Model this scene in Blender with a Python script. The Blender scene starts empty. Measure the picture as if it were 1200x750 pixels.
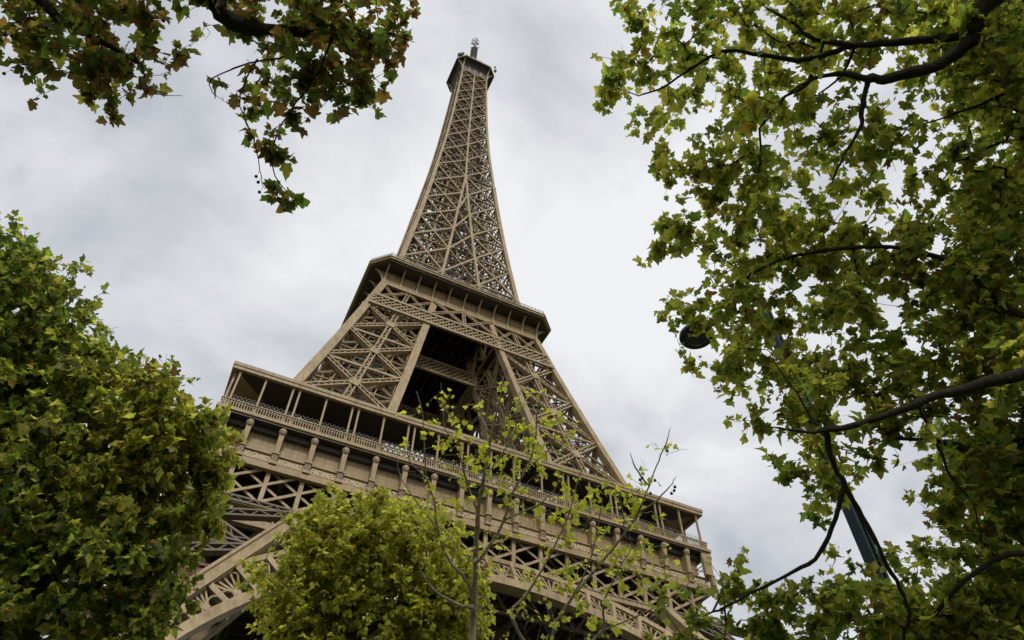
import bpy, math, random
import numpy as np
from math import radians as rad, sin, cos, pi, hypot
from mathutils import Vector, Matrix

# ------------------------------------------------------------------ camera
S = bpy.context.scene
COL = S.collection
R = np.array([0.89692079, -0.44215747, 0.00546561])
U = np.array([-0.34007328, -0.68183626, 0.6476492])
F = np.array([0.28263627, 0.58274874, 0.76191906])
CAM = np.array([-30.055, -102.611, 1.69])
FPX = 802.35
cd = bpy.data.cameras.new("camera")
cd.sensor_fit = 'HORIZONTAL'; cd.sensor_width = 36.0
cd.lens = FPX / 1200 * 36.0
cd.clip_start = 0.05; cd.clip_end = 9000
cam = bpy.data.objects.new("camera", cd); COL.objects.link(cam)
m = Matrix.Identity(4)
for i in range(3):
    m[i][0], m[i][1], m[i][2], m[i][3] = R[i], U[i], -F[i], CAM[i]
cam.matrix_world = m
S.camera = cam

def P(px, py, z):
    """place in the world: where a line of sight meets the depth z (metres)"""
    return CAM + z * (F + R * (px - 600) / FPX - U * (py - 375) / FPX)

# ------------------------------------------------------------------ light
SUN_EL, SUN_AZ = rad(42), rad(192)       # azimuth measured from +y toward +x
W = bpy.data.worlds.new("World"); S.world = W; W.use_nodes = True
nt = W.node_tree; nt.nodes.clear()
N = nt.nodes.new; L = nt.links.new
out = N('ShaderNodeOutputWorld'); bg = N('ShaderNodeBackground'); bg.inputs['Strength'].default_value = 0.1
sky = N('ShaderNodeTexSky'); sky.sky_type = 'NISHITA'; sky.sun_disc = False
sky.sun_elevation = SUN_EL; sky.sun_rotation = SUN_AZ
tc = N('ShaderNodeTexCoord')
sep = N('ShaderNodeSeparateXYZ'); L(tc.outputs['Generated'], sep.inputs[0])
zz = N('ShaderNodeMath'); zz.operation = 'MAXIMUM'; L(sep.outputs['Z'], zz.inputs[0]); zz.inputs[1].default_value = 0.0
za = N('ShaderNodeMath'); za.operation = 'ADD'; L(zz.outputs[0], za.inputs[0]); za.inputs[1].default_value = 0.25
dv = N('ShaderNodeVectorMath'); dv.operation = 'DIVIDE'; L(tc.outputs['Generated'], dv.inputs[0])
cb = N('ShaderNodeCombineXYZ')
for k in range(3): L(za.outputs[0], cb.inputs[k])
L(cb.outputs[0], dv.inputs[1])
n1 = N('ShaderNodeTexNoise'); n1.inputs['Scale'].default_value = 2.3; n1.inputs['Detail'].default_value = 6
n1.inputs['Roughness'].default_value = 0.55; n1.inputs['Distortion'].default_value = 0.25
mp = N('ShaderNodeMapping'); mp.inputs['Location'].default_value = (2.6, -6.3, 3.0)
L(dv.outputs[0], mp.inputs[0]); L(mp.outputs[0], n1.inputs['Vector'])
cr = N('ShaderNodeValToRGB')
cr.color_ramp.elements[0].position = 0.34; cr.color_ramp.elements[0].color = (0.385, 0.405, 0.44, 1)
cr.color_ramp.elements[1].position = 0.60; cr.color_ramp.elements[1].color = (0.68, 0.687, 0.70, 1)
L(n1.outputs['Fac'], cr.inputs[0])
sc_ = N('ShaderNodeVectorMath'); sc_.operation = 'SCALE'; sc_.inputs['Scale'].default_value = 10.0
L(cr.outputs[0], sc_.inputs[0])
mx = N('ShaderNodeMix'); mx.data_type = 'RGBA'; mx.inputs['Factor'].default_value = 0.95
L(sky.outputs[0], mx.inputs['A']); L(sc_.outputs[0], mx.inputs['B'])
L(mx.outputs['Result'], bg.inputs['Color']); L(bg.outputs[0], out.inputs['Surface'])

sl = bpy.data.lights.new("sun", 'SUN'); sl.energy = 1.5; sl.angle = rad(11); sl.color = (1.0, 0.92, 0.80)
so = bpy.data.objects.new("sun", sl); COL.objects.link(so)
sd = Vector((sin(SUN_AZ) * cos(SUN_EL), cos(SUN_AZ) * cos(SUN_EL), sin(SUN_EL)))
so.rotation_euler = sd.to_track_quat('Z', 'Y').to_euler(); so.location = (-60, -200, 150)
vs = S.view_settings
vs.view_transform = 'Standard'; vs.look = 'None'; vs.exposure = 0.42; vs.gamma = 1.0; vs.use_curve_mapping = False
S.cycles.max_bounces = 8; S.cycles.diffuse_bounces = 2; S.cycles.transmission_bounces = 4
S.cycles.use_denoising = True

# ------------------------------------------------------------------ materials
def new_mat(name):
    mt = bpy.data.materials.new(name); mt.use_nodes = True
    t = mt.node_tree; b = t.nodes['Principled BSDF']
    return mt, t, b

def paint(name, c1, c2, scale=0.6, rough=0.55, bump=0.0, stain=0.25):
    """painted metal or stone: two tones mixed by noise at two sizes, faint bump"""
    mt, t, b = new_mat(name)
    co = t.nodes.new('ShaderNodeTexCoord')
    a = t.nodes.new('ShaderNodeTexNoise'); a.inputs['Scale'].default_value = scale; a.inputs['Detail'].default_value = 6
    a.inputs['Roughness'].default_value = 0.65
    t.links.new(co.outputs['Object'], a.inputs['Vector'])
    s = t.nodes.new('ShaderNodeTexNoise'); s.inputs['Scale'].default_value = scale * 7; s.inputs['Detail'].default_value = 4
    mpp = t.nodes.new('ShaderNodeMapping'); mpp.inputs['Scale'].default_value = (1, 1, 0.18)
    t.links.new(co.outputs['Object'], mpp.inputs[0]); t.links.new(mpp.outputs[0], s.inputs['Vector'])
    r = t.nodes.new('ShaderNodeMix'); r.data_type = 'RGBA'
    r.inputs['A'].default_value = (*c1, 1); r.inputs['B'].default_value = (*c2, 1)
    mr = t.nodes.new('ShaderNodeMapRange'); mr.inputs['From Min'].default_value = 0.35; mr.inputs['From Max'].default_value = 0.65
    t.links.new(a.outputs['Fac'], mr.inputs['Value']); t.links.new(mr.outputs[0], r.inputs['Factor'])
    m2 = t.nodes.new('ShaderNodeMix'); m2.data_type = 'RGBA'; m2.blend_type = 'MULTIPLY'
    mr2 = t.nodes.new('ShaderNodeMapRange'); mr2.inputs['From Min'].default_value = 0.45; mr2.inputs['From Max'].default_value = 0.75
    mr2.inputs['To Max'].default_value = stain
    t.links.new(s.outputs['Fac'], mr2.inputs['Value']); t.links.new(mr2.outputs[0], m2.inputs['Factor'])
    t.links.new(r.outputs['Result'], m2.inputs['A']); m2.inputs['B'].default_value = (0.45, 0.36, 0.28, 1)
    t.links.new(m2.outputs['Result'], b.inputs['Base Color'])
    b.inputs['Roughness'].default_value = rough
    if bump:
        bp = t.nodes.new('ShaderNodeBump'); bp.inputs['Strength'].default_value = bump; bp.inputs['Distance'].default_value = 0.02
        t.links.new(s.outputs['Fac'], bp.inputs['Height']); t.links.new(bp.outputs[0], b.inputs['Normal'])
    return mt

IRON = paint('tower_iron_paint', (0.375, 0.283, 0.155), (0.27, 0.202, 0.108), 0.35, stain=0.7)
IRON_IN = paint('tower_inner_iron_shade', (0.13, 0.10, 0.064), (0.095, 0.073, 0.047), 0.25, stain=0.5)  # darker copy of the iron brown, interior shade in the colour; also panel joints
PANEL = paint('tower_panel_paint', (0.36, 0.26, 0.13), (0.27, 0.195, 0.098), 0.4, stain=0.65)
DARK = paint('tower_soffit_shade_dark_glazing', (0.045, 0.036, 0.03), (0.03, 0.025, 0.021), 0.4)  # brown darkened to paint in shade under floors and roofs; also glazed rooms
DECK = paint('tower_floor_asphalt', (0.06, 0.055, 0.05), (0.045, 0.042, 0.04), 0.4)
RED = paint('tower_trim_red_brown', (0.12, 0.055, 0.03), (0.10, 0.045, 0.025), 0.4)
GILT = paint('letter_paint', (0.60, 0.50, 0.34), (0.54, 0.45, 0.30), 0.5, stain=0.1)
STONE = paint('plinth_stone', (0.40, 0.36, 0.30), (0.32, 0.29, 0.24), 0.5, 0.85, 0.4)
GREY = paint('mast_grey_paint', (0.22, 0.22, 0.21), (0.15, 0.15, 0.145), 0.5)
TEAL = paint('lamp_teal_paint', (0.010, 0.026, 0.032), (0.007, 0.019, 0.024), 3.0, 0.6)
TEAL.node_tree.nodes['Principled BSDF'].inputs['Specular IOR Level'].default_value = 0.2
BLACK = paint('lamp_black_paint', (0.012, 0.014, 0.015), (0.008, 0.009, 0.01), 3.0, 0.4)
mt, t, b = new_mat('lamp_glass'); b.inputs['Base Color'].default_value = (0.03, 0.035, 0.04, 1); b.inputs['Roughness'].default_value = 0.15
LGLASS = mt

def bark(name, c1, c2):
    mt = paint(name, c1, c2, 5.0, 0.9, 1.0, 0.5)
    mt.node_tree.nodes['Principled BSDF'].inputs['Specular IOR Level'].default_value = 0.15
    return mt
BARK_D = bark('dark_bark', (0.018, 0.016, 0.011), (0.036, 0.033, 0.02))
BARK_P = bark('pale_bark', (0.36, 0.32, 0.22), (0.2, 0.175, 0.12))
SEED = paint('seed_ball_brown', (0.06, 0.04, 0.02), (0.04, 0.028, 0.015), 20, 0.9)

def leaf_mat(name, trans=3.5, wt=0.6):
    mt, t, b = new_mat(name)
    at = t.nodes.new('ShaderNodeAttribute'); at.attribute_name = 'leaf_tint'
    co = t.nodes.new('ShaderNodeTexCoord')
    nz = t.nodes.new('ShaderNodeTexNoise'); nz.inputs['Scale'].default_value = 22; nz.inputs['Detail'].default_value = 3
    t.links.new(co.outputs['Object'], nz.inputs['Vector'])
    mr = t.nodes.new('ShaderNodeMapRange'); mr.inputs['From Min'].default_value = 0.3; mr.inputs['From Max'].default_value = 0.7
    mr.inputs['To Min'].default_value = 0.75; mr.inputs['To Max'].default_value = 1.2
    t.links.new(nz.outputs['Fac'], mr.inputs['Value'])
    ml = t.nodes.new('ShaderNodeVectorMath'); ml.operation = 'SCALE'
    t.links.new(at.outputs['Color'], ml.inputs[0]); t.links.new(mr.outputs[0], ml.inputs['Scale'])
    t.links.new(ml.outputs[0], b.inputs['Base Color'])
    b.inputs['Roughness'].default_value = 0.5; b.inputs['Specular IOR Level'].default_value = 0.35
    tl = t.nodes.new('ShaderNodeBsdfTranslucent')
    ts = t.nodes.new('ShaderNodeVectorMath'); ts.operation = 'MULTIPLY'
    ts.inputs[1].default_value = (trans, trans * 1.05, trans * 0.7)
    t.links.new(ml.outputs[0], ts.inputs[0])
    tm = t.nodes.new('ShaderNodeVectorMath'); tm.operation = 'MINIMUM'; tm.inputs[1].default_value = (0.75, 0.75, 0.75)
    t.links.new(ts.outputs[0], tm.inputs[0]); t.links.new(tm.outputs[0], tl.inputs['Color'])
    mxs = t.nodes.new('ShaderNodeMixShader'); mxs.inputs[0].default_value = wt
    t.links.new(b.outputs[0], mxs.inputs[1]); t.links.new(tl.outputs[0], mxs.inputs[2])
    t.links.new(mxs.outputs[0], t.nodes['Material Output'].inputs['Surface'])
    return mt
LEAF = leaf_mat('plane_leaf')

# ------------------------------------------------------------------ mesh helpers
def mesh_np(name, v, quads=None, tris=None):
    me = bpy.data.meshes.new(name)
    v = np.asarray(v, np.float32).reshape(-1, 3)
    fl, st, tot = [], [], []
    n = 0
    if quads is not None and len(quads):
        q = np.asarray(quads, np.int32); fl.append(q.ravel()); st.append(n + 4 * np.arange(len(q))); tot.append(np.full(len(q), 4)); n += q.size
    if tris is not None and len(tris):
        q = np.asarray(tris, np.int32); fl.append(q.ravel()); st.append(n + 3 * np.arange(len(q))); tot.append(np.full(len(q), 3)); n += q.size
    fl = np.concatenate(fl).astype(np.int32); st = np.concatenate(st).astype(np.int32); tot = np.concatenate(tot).astype(np.int32)
    me.vertices.add(len(v)); me.vertices.foreach_set('co', v.ravel())
    me.loops.add(len(fl)); me.loops.foreach_set('vertex_index', fl)
    me.polygons.add(len(st)); me.polygons.foreach_set('loop_start', st); me.polygons.foreach_set('loop_total', tot)
    me.polygons.foreach_set('use_smooth', np.zeros(len(st), bool))
    me.update(calc_edges=True); me.validate()
    return me

def link(name, me, mat=None, parent=None, loc=None):
    o = bpy.data.objects.new(name, me); COL.objects.link(o)
    if mat is not None and me is not None and not me.materials: me.materials.append(mat)
    if parent is not None: o.parent = parent
    if loc is not None: o.location = loc
    return o

def tag(o, label=None, cat=None, group=None, kind=None):
    if label: o['label'] = label
    if cat: o['category'] = cat
    if group: o['group'] = group
    if kind: o['kind'] = kind
    return o

class MB:
    """collects bars, boxes, prisms and tubes, to be linked as one mesh"""
    def __init__(s): s.v = []; s.q = []; s.t = []; s.n = 0
    def raw(s, v, q=(), t=()):
        v = np.asarray(v, float).reshape(-1, 3)
        if len(q): s.q.append(np.asarray(q, int) + s.n)
        if len(t): s.t.append(np.asarray(t, int) + s.n)
        s.v.append(v); s.n += len(v)
    def bar(s, a, b, w, d, up=(0, 0, 1)):
        a = np.asarray(a, float); b = np.asarray(b, float); up = np.asarray(up, float)
        e = b - a; ln = np.linalg.norm(e)
        if ln < 1e-6: return
        e /= ln
        sd = np.cross(e, up); k = np.linalg.norm(sd)
        if k < 1e-6: sd = np.cross(e, (1, 0.3, 0.2)); k = np.linalg.norm(sd)
        sd /= k; u = np.cross(sd, e)
        sd = sd * w / 2; u = u * d / 2
        v = [a - sd - u, a + sd - u, a + sd + u, a - sd + u, b - sd - u, b + sd - u, b + sd + u, b - sd + u]
        s.raw(v, [(0, 1, 2, 3), (7, 6, 5, 4), (0, 4, 5, 1), (1, 5, 6, 2), (2, 6, 7, 3), (3, 7, 4, 0)])
    def box(s, x0, x1, y0, y1, z0, z1):
        v = [(x0, y0, z0), (x1, y0, z0), (x1, y1, z0), (x0, y1, z0), (x0, y0, z1), (x1, y0, z1), (x1, y1, z1), (x0, y1, z1)]
        s.raw(v, [(3, 2, 1, 0), (4, 5, 6, 7), (0, 1, 5, 4), (1, 2, 6, 5), (2, 3, 7, 6), (3, 0, 4, 7)])
    def lat(s, a, b, w, d, up, flange=0.24, pitch=1.1, bw=0.13):
        """lattice bar: two flanges joined by a zigzag"""
        a = np.asarray(a, float); b = np.asarray(b, float); up = np.asarray(up, float)
        e = b - a; ln = np.linalg.norm(e); e /= ln
        sd = np.cross(e, up); sd /= np.linalg.norm(sd); up2 = np.cross(sd, e)
        fw = w * flange; o = sd * (w - fw) / 2
        s.bar(a + o, b + o, fw, d, up); s.bar(a - o, b - o, fw, d, up)
        n = max(2, int(ln / (w * pitch)))
        for i in range(n):
            p0 = a + e * ln * i / n; p1 = a + e * ln * (i + 1) / n
            g = 1 if i % 2 else -1
            dd = up2 * d * 0.38
            s.bar(p0 + o * g + dd, p1 - o * g + dd, bw * w, d * 0.12, up)
            s.bar(p0 - o * g - dd, p1 + o * g - dd, bw * w, d * 0.12, up)
    def tube(s, pts, rad_, n=8, cap=True):
        pts = np.asarray(pts, float); k = len(pts)
        rad_ = np.broadcast_to(np.asarray(rad_, float), (k,))
        tg = np.gradient(pts, axis=0); tg /= np.linalg.norm(tg, axis=1)[:, None] + 1e-9
        ref = np.array((0.31, 0.22, 0.92)) if abs(tg[0] @ np.array((0.31, 0.22, 0.92))) < 0.9 else np.array((1.0, 0, 0))
        u = np.cross(tg[0], ref); u /= np.linalg.norm(u)
        an = np.arange(n) * 2 * pi / n
        V = np.empty((k, n, 3))
        for i in range(k):
            u = u - tg[i] * (u @ tg[i]); u /= np.linalg.norm(u) + 1e-9
            w = np.cross(tg[i], u)
            V[i] = pts[i] + rad_[i] * (np.cos(an)[:, None] * u + np.sin(an)[:, None] * w)
        i, j = np.meshgrid(np.arange(k - 1), np.arange(n), indexing='ij')
        j2 = (j + 1) % n
        q = np.stack([i * n + j, i * n + j2, (i + 1) * n + j2, (i + 1) * n + j], -1).reshape(-1, 4)
        if cap:
            V = np.concatenate([V.reshape(-1, 3), pts[:1], pts[-1:]])
            a0 = np.arange(n); a1 = (a0 + 1) % n
            t = np.concatenate([np.stack([np.full(n, k * n), a1, a0], -1), np.stack([np.full(n, k * n + 1), (k - 1) * n + a0, (k - 1) * n + a1], -1)])
            s.raw(V, q, t)
        else: s.raw(V.reshape(-1, 3), q)
    def lathe(s, c, prof, n=16):
        """rings of (radius, z) about a vertical axis at c"""
        c = np.asarray(c, float); an = np.arange(n) * 2 * pi / n; k = len(prof)
        V = np.array([[c + (r * cos(x), r * sin(x), z) for x in an] for r, z in prof])
        i, j = np.meshgrid(np.arange(k - 1), np.arange(n), indexing='ij'); j2 = (j + 1) % n
        q = np.stack([i * n + j, i * n + j2, (i + 1) * n + j2, (i + 1) * n + j], -1).reshape(-1, 4)
        s.raw(V.reshape(-1, 3), q)
    def prism(s, poly, z0, z1, hole=None):
        """vertical prism over a convex outline (z0, z1 may be given per call)"""
        n = len(poly); v = [(x, y, z0) for x, y in poly] + [(x, y, z1) for x, y in poly]
        s.raw(v, [(i, (i + 1) % n, n + (i + 1) % n, n + i) for i in range(n)])
        v2 = v + [(np.mean([p[0] for p in poly]), np.mean([p[1] for p in poly]), z0), (np.mean([p[0] for p in poly]), np.mean([p[1] for p in poly]), z1)]
        s.raw(v2, (), [(2 * n, (i + 1) % n, i) for i in range(n)] + [(2 * n + 1, n + i, n + (i + 1) % n) for i in range(n)])
    def ring(s, pin, pout, z0, z1):
        """flat ring between two outlines of equal count, from z0 to z1"""
        n = len(pin)
        v = [(x, y, z0) for x, y in pin] + [(x, y, z0) for x, y in pout] + [(x, y, z1) for x, y in pin] + [(x, y, z1) for x, y in pout]
        q = []
        for i in range(n):
            j = (i + 1) % n
            q += [(i, j, n + j, n + i)[::-1], (2 * n + i, 2 * n + j, 3 * n + j, 3 * n + i)[::-1][::-1], (n + i, n + j, 3 * n + j, 3 * n + i), (j, i, 2 * n + i, 2 * n + j)]
        s.raw(v, q)
    def build(s, name, mat, parent=None, loc=None, rz=0.0, smooth=False):
        me = mesh_np(name, np.concatenate(s.v), np.concatenate(s.q) if s.q else None, np.concatenate(s.t) if s.t else None)
        if smooth: me.polygons.foreach_set('use_smooth', np.ones(len(me.polygons), bool))
        o = link(name, me, mat, parent, loc); o.rotation_euler.z = rz
        return o

def empty(name, loc):
    o = bpy.data.objects.new(name, None); COL.objects.link(o); o.location = loc; o.empty_display_size = 0.5
    return o

# ------------------------------------------------------------------ ground
g = MB()
g.raw([(-3000, -3000, 0), (3000, -3000, 0), (3000, 3000, 0), (-3000, 3000, 0)], [(0, 1, 2, 3)])
GM = paint('lawn_ground', (0.055, 0.075, 0.025), (0.085, 0.08, 0.045), 0.08, 0.95, 0.3)
tag(g.build('ground', GM), kind='structure')
g = MB()
g.raw([(-90, -82.0, 0.004), (90, -82.0, 0.004), (90, -64, 0.004), (-90, -64, 0.004)], [(0, 1, 2, 3)])
tag(g.build('road', paint('asphalt', (0.055, 0.055, 0.055), (0.045, 0.045, 0.045), 0.5, 0.9)), kind='structure')

# ------------------------------------------------------------------ the tower
OFF = -1.9                                  # tower heights below are measured from a datum 1.9 m under the ground here
T = empty('lattice_tower', (0, 0, 0))
tag(T, 'tall brown iron lattice tower with two galleries and a mast on top', 'tower')
def part(mb, name, mat, rz=0.0): return mb.build(name, mat, T, (0, 0, OFF), rz)
def four(o):
    """the same part on the other three sides, with its sub-parts"""
    for k in (1, 2, 3):
        c = o.copy(); COL.objects.link(c); c.parent = T; c.rotation_euler.z = k * pi / 2
        for ch in list(o.children):
            if ch.name.startswith('lettering'): continue
            e = ch.copy(); COL.objects.link(e); e.parent = c

UPF = (0, -1, 0.0)
def lerp(x, xs, ys): return float(np.interp(x, xs, ys))
# profile: outer half-width and leg width
def h1(z): return 33.5 + (51.5 - z) * 0.57          # ground to first floor
LW1 = 15.0
def h2(z): return lerp(z, [57, 62, 74, 86, 98, 111.6], [30.8, 29.4, 26.2, 23.15, 20.15, 16.95])
def l2(z): return lerp(z, [57, 62, 111.6], [15.0, 14.7, 10.8])
ZU = [116.5, 127.2, 138.4, 149.4, 160.1, 171.0, 182.7, 194, 206, 217, 227.4, 237, 246.5, 255, 263, 270.5]
HU = [15.3, 13.95, 12.75, 11.65, 10.7, 9.8, 8.95, 8.15, 7.3, 6.75, 6.3, 6.0, 5.7, 5.45, 5.25, 5.05]
IU = [5.3, 4.4, 3.4, 2.5, 1.7, 0.85, 0.0]

def sq(x, y, k):
    return [(x, y), (-y, x), (-x, -y), (y, -x)][k]
def rp(p, k):
    x, y = sq(p[0], p[1], k); return np.array((x, y, p[2]))

# --- lower legs (one mesh, four times), standing on stone plinths
lg = MB(); br = MB()
zs = [1.5, 11, 21, 30.5, 37.5, 44.4]
for i in range(len(zs) - 1):
    za_, zb_ = zs[i], zs[i + 1]
    ca = [(-h1(za_), -h1(za_)), (-h1(za_) + LW1, -h1(za_)), (-h1(za_) + LW1, -h1(za_) + LW1), (-h1(za_), -h1(za_) + LW1)]
    cb_ = [(-h1(zb_), -h1(zb_)), (-h1(zb_) + LW1, -h1(zb_)), (-h1(zb_) + LW1, -h1(zb_) + LW1), (-h1(zb_), -h1(zb_) + LW1)]
    nrm = [(0, -1, 0.3), (1, 0, 0.3), (0, 1, 0.3), (-1, 0, 0.3)]
    for k in range(4):
        lg.bar((*ca[k], za_), (*cb_[k], zb_), 1.5, 1.3, (0, -1, 0))
        lg.bar((*cb_[k], zb_ - 0.3), (*cb_[(k + 1) % 4], zb_ - 0.3), 0.5, 0.5, nrm[k])
        # ribs proud of the box chord give it its double line
        for dx in (-0.62, 0.62):
            lg.bar((ca[k][0] + dx, ca[k][1] - 0.8, za_), (cb_[k][0] + dx, cb_[k][1] - 0.8, zb_), 0.26, 0.5, (0, -1, 0))
        j = (k + 1) % 4
        a0, a1 = np.array((*ca[k], za_)), np.array((*ca[j], za_)); b0, b1 = np.array((*cb_[k], zb_)), np.array((*cb_[j], zb_))
        br.lat(a0, b1, 1.0, 0.7, nrm[k]); br.lat(a1, b0, 1.0, 0.7, nrm[k])
        br.lat(b0, b1, 0.9, 0.6, nrm[k])
        br.lat((a0 + a1) / 2, (b0 + b1) / 2, 0.8, 0.5, nrm[k])
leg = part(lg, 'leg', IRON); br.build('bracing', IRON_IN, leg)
four(leg)
for cx_, cy_ in ((-62.0, -62.0), (-46.5, -62.0), (-46.5, -46.5), (-62.0, -46.5)):
    st = MB()
    st.prism([(cx_ - 4, cy_ - 4), (cx_ + 4, cy_ - 4), (cx_ + 4, cy_ + 4), (cx_ - 4, cy_ + 4)], 0.5, 4.0)
    st.prism([(cx_ - 3, cy_ - 3), (cx_ + 3, cy_ - 3), (cx_ + 3, cy_ + 3), (cx_ - 3, cy_ + 3)], 4.0, 5.2)
    four(part(st, 'plinth', STONE))

lc = MB()
lc.box(-34.2, -29.2, -38.5, -34.5, 33.6, 36.4); lc.box(-34.0, -29.4, -38.52, -38.40, 34.9, 36.0); lc.box(-34.5, -28.9, -38.7, -34.3, 36.41, 36.7)
part(lc, 'lift_cabin', paint('lift_red_paint', (0.22, 0.03, 0.02), (0.16, 0.025, 0.018), 0.5, 0.4))

# --- arch under each side: two rings, fan tracery between
ar = MB(); tr = MB()
RI, RO, ZC = 36.6, 40.2, 5.2
def apt(r, a, dy=0.0):
    x, z = r * sin(a), ZC + r * cos(a)
    return np.array((x, -(h1(z)) - 0.2 + dy, z))
NA = 78
for i in range(NA):
    a0 = -1.55 + 3.10 * i / NA; a1 = -1.55 + 3.10 * (i + 1) / NA
    ar.bar(apt(RI, a0), apt(RI, a1), 0.85, 1.3, UPF)
    ar.bar(apt(RO, a0), apt(RO, a1), 0.5, 1.0, UPF)
    if i % 2 == 0:
        a2 = -1.55 + 3.10 * (i + 2) / NA
        ar.bar(apt(RI, a0), apt(RO, a0), 0.45, 1.0, UPF)
        am = (a0 + a2) / 2; base = apt(RI + 0.6, am)
        for q in (-0.85, -0.45, 0.0, 0.45, 0.85):
            tr.bar(base, apt(RO - 0.75 + 0.25 * (1 - abs(q)), am + q * (a2 - a0) / 2), 0.16, 0.3, UPF)
        for sgn in (-1, 1):             # scrolls
            c = apt(RI + 1.0, am + sgn * 0.30 * (a2 - a0))
            pr_ = [c + np.array((0.55 * cos(w), 0, 0.5 * sin(w))) for w in np.linspace(-0.5, 4.4, 9)]
            for u0, u1 in zip(pr_[:-1], pr_[1:]): tr.bar(u0, u1, 0.14, 0.25, UPF)
        pr_ = [apt(RI + 2.55 + 0.75 * sin(w), am + 0.46 * (a2 - a0) * -cos(w)) for w in np.linspace(0, pi, 9)]
        for u0, u1 in zip(pr_[:-1], pr_[1:]): tr.bar(u0, u1, 0.15, 0.25, UPF)
arch = part(ar, 'arch', IRON); tr.build('tracery', IRON, arch); four(arch)

# --- first floor girder
gd = MB(); YG = -33.55
def hatch(mb, x0, x1, z0, z1, step, w, d, y, up=UPF, yfun=None):
    hz = z1 - z0
    f = yfun or (lambda z: y)
    x = x0 - hz
    while x < x1:
        for sg in (1, -1):
            xa, xb, z_a, z_b = x, x + hz, z0, z1
            if xa < x0: z_a += (x0 - xa); xa = x0
            if xb > x1: z_b -= (xb - x1); xb = x1
            if xb - xa > 0.25:
                if sg == 1: mb.bar((xa, f(z_a), z_a), (xb, f(z_b), z_b), w, d, up)
                else:
                    ra, rb = z0 + z1 - z_a, z0 + z1 - z_b
                    mb.bar((xa, f(ra) + d, ra), (xb, f(rb) + d, rb), w, d, up)
        x += step
gd.bar((-34, YG, 51.85), (34, YG, 51.85), 0.3, 0.5, UPF)
gd.bar((-33.6, YG, 46.9), (33.6, YG, 46.9), 0.85, 0.5, UPF)
gd.bar((-33.6, YG - 0.28, 47.22), (33.6, YG - 0.28, 47.22), 0.12, 0.16, UPF)
gd.bar((-33.6, YG - 0.28, 46.55), (33.6, YG - 0.28, 46.55), 0.12, 0.16, UPF)
gd.bar((-33.6, YG, 44.6), (33.6, YG, 44.6), 0.8, 0.9, UPF)
bay = 3.85
for i in range(-9, 10):
    x = i * bay
    if abs(x) < 33.8: gd.bar((x, YG - 0.02, 47.32), (x, YG - 0.02, 51.7), 0.5, 0.4, UPF)
    for s_, w_, dy in ((1, 0.32, -0.14), (-1, 0.27, 0.2)):
        xa, xb = x, x + 2 * bay * s_
        if abs(xb) <= 9 * bay + 0.1:
            gd.bar((xa, YG + dy, 47.3), (xb, YG + dy, 51.75), w_, 0.14, UPF)
            # rivet plates standing along the far flange
            for q in range(1, 8):
                t_ = q / 8.0
                gd.bar((xa + (xb - xa) * t_, YG + dy + 0.22, 47.3 + 4.4 * t_ + 0.1), (xa + (xb - xa) * t_, YG + dy + 0.22, 47.3 + 4.4 * t_ + 0.36), 0.14, 0.1, UPF)
hatch(gd, -33.5, 33.5, 45.0, 46.5, 1.5, 0.17, 0.12, YG)
gir = part(gd, 'girder', IRON); four(gir)
# floor beams behind it
fb = MB()
for q in np.arange(-30.8, 31, 3.85):
    fb.box(-32.8, 32.8, q - 0.12, q + 0.12, 54.4, 56.15) if abs(q) > 11 else (fb.box(-32.8, -11, q - 0.12, q + 0.12, 54.4, 56.15), fb.box(11, 32.8, q - 0.12, q + 0.12, 54.4, 56.15))
    fb.box(q - 0.12, q + 0.12, -32.8, 32.8, 53.9, 54.39) if abs(q) > 11 else (fb.box(q - 0.12, q + 0.12, -32.8, -11, 53.9, 54.39), fb.box(q - 0.12, q + 0.12, 11, 32.8, 53.9, 54.39))
for q in (-25, -15, 15, 25):
    fb.lat((-32.5, q, 49.6), (32.5, q, 49.6), 7.0, 0.4, UPF, flange=0.06, bw=0.06, pitch=0.7)
    fb.lat((q, -32.5, 49.6), (q, 32.5, 49.6), 7.0, 0.4, (1, 0, 0), flange=0.06, bw=0.06, pitch=0.7)

# --- first platform: floor ring, then a gallery on each side
p1 = MB()
def rect(a): return [(-a, -a), (a, -a), (a, a), (-a, a)]
p1.ring(rect(11.0), rect(33.9), 56.2, 57.0)
pav = MB()                                   # low dark glazed rooms between the legs
for k in range(4):
    for (xa, xb, ya, yb, z0, z1) in ((-12, 12, -27.0, -16, 57.0, 61.6),):
        pts = [sq(xa, ya, k), sq(xb, ya, k), sq(xb, yb, k), sq(xa, yb, k)]
        pav.prism(pts, z0, z1)
plat = part(p1, 'first_platform', DECK)
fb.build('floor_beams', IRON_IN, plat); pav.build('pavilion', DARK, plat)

ga = MB()                                    # mitred strips all along one side
def strip(mb, y0, y1, z0, z1, m0=None, m1=None):
    """solid strip, outer edge y=-y1 (longer), inner edge y=-y0, mitred at 45 degrees"""
    v = [(-y1, -y1, z0), (y1, -y1, z0), (y0, -y0, z0), (-y0, -y0, z0), (-y1, -y1, z1), (y1, -y1, z1), (y0, -y0, z1), (-y0, -y0, z1)]
    mb.raw(v, [(3, 2, 1, 0), (4, 5, 6, 7), (0, 1, 5, 4), (1, 2, 6, 5), (2, 3, 7, 6), (3, 0, 4, 7)])
strip(ga, 33.7, 34.35, 51.15, 51.75)         # cornice under the names
strip(ga, 33.75, 34.18, 51.75, 51.95)
strip(ga, 33.4, 34.0, 51.95, 53.5)           # band of names
strip(ga, 33.0, 33.25, 53.52, 56.93)         # wall set back above it
strip(ga, 33.8, 34.22, 53.22, 53.34)
strip(ga, 30.0, 34.75, 56.95, 57.2)          # deck
strip(ga, 34.4, 35.0, 57.2, 57.62)           # nosing
gal = part(ga, 'gallery', PANEL)
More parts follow.
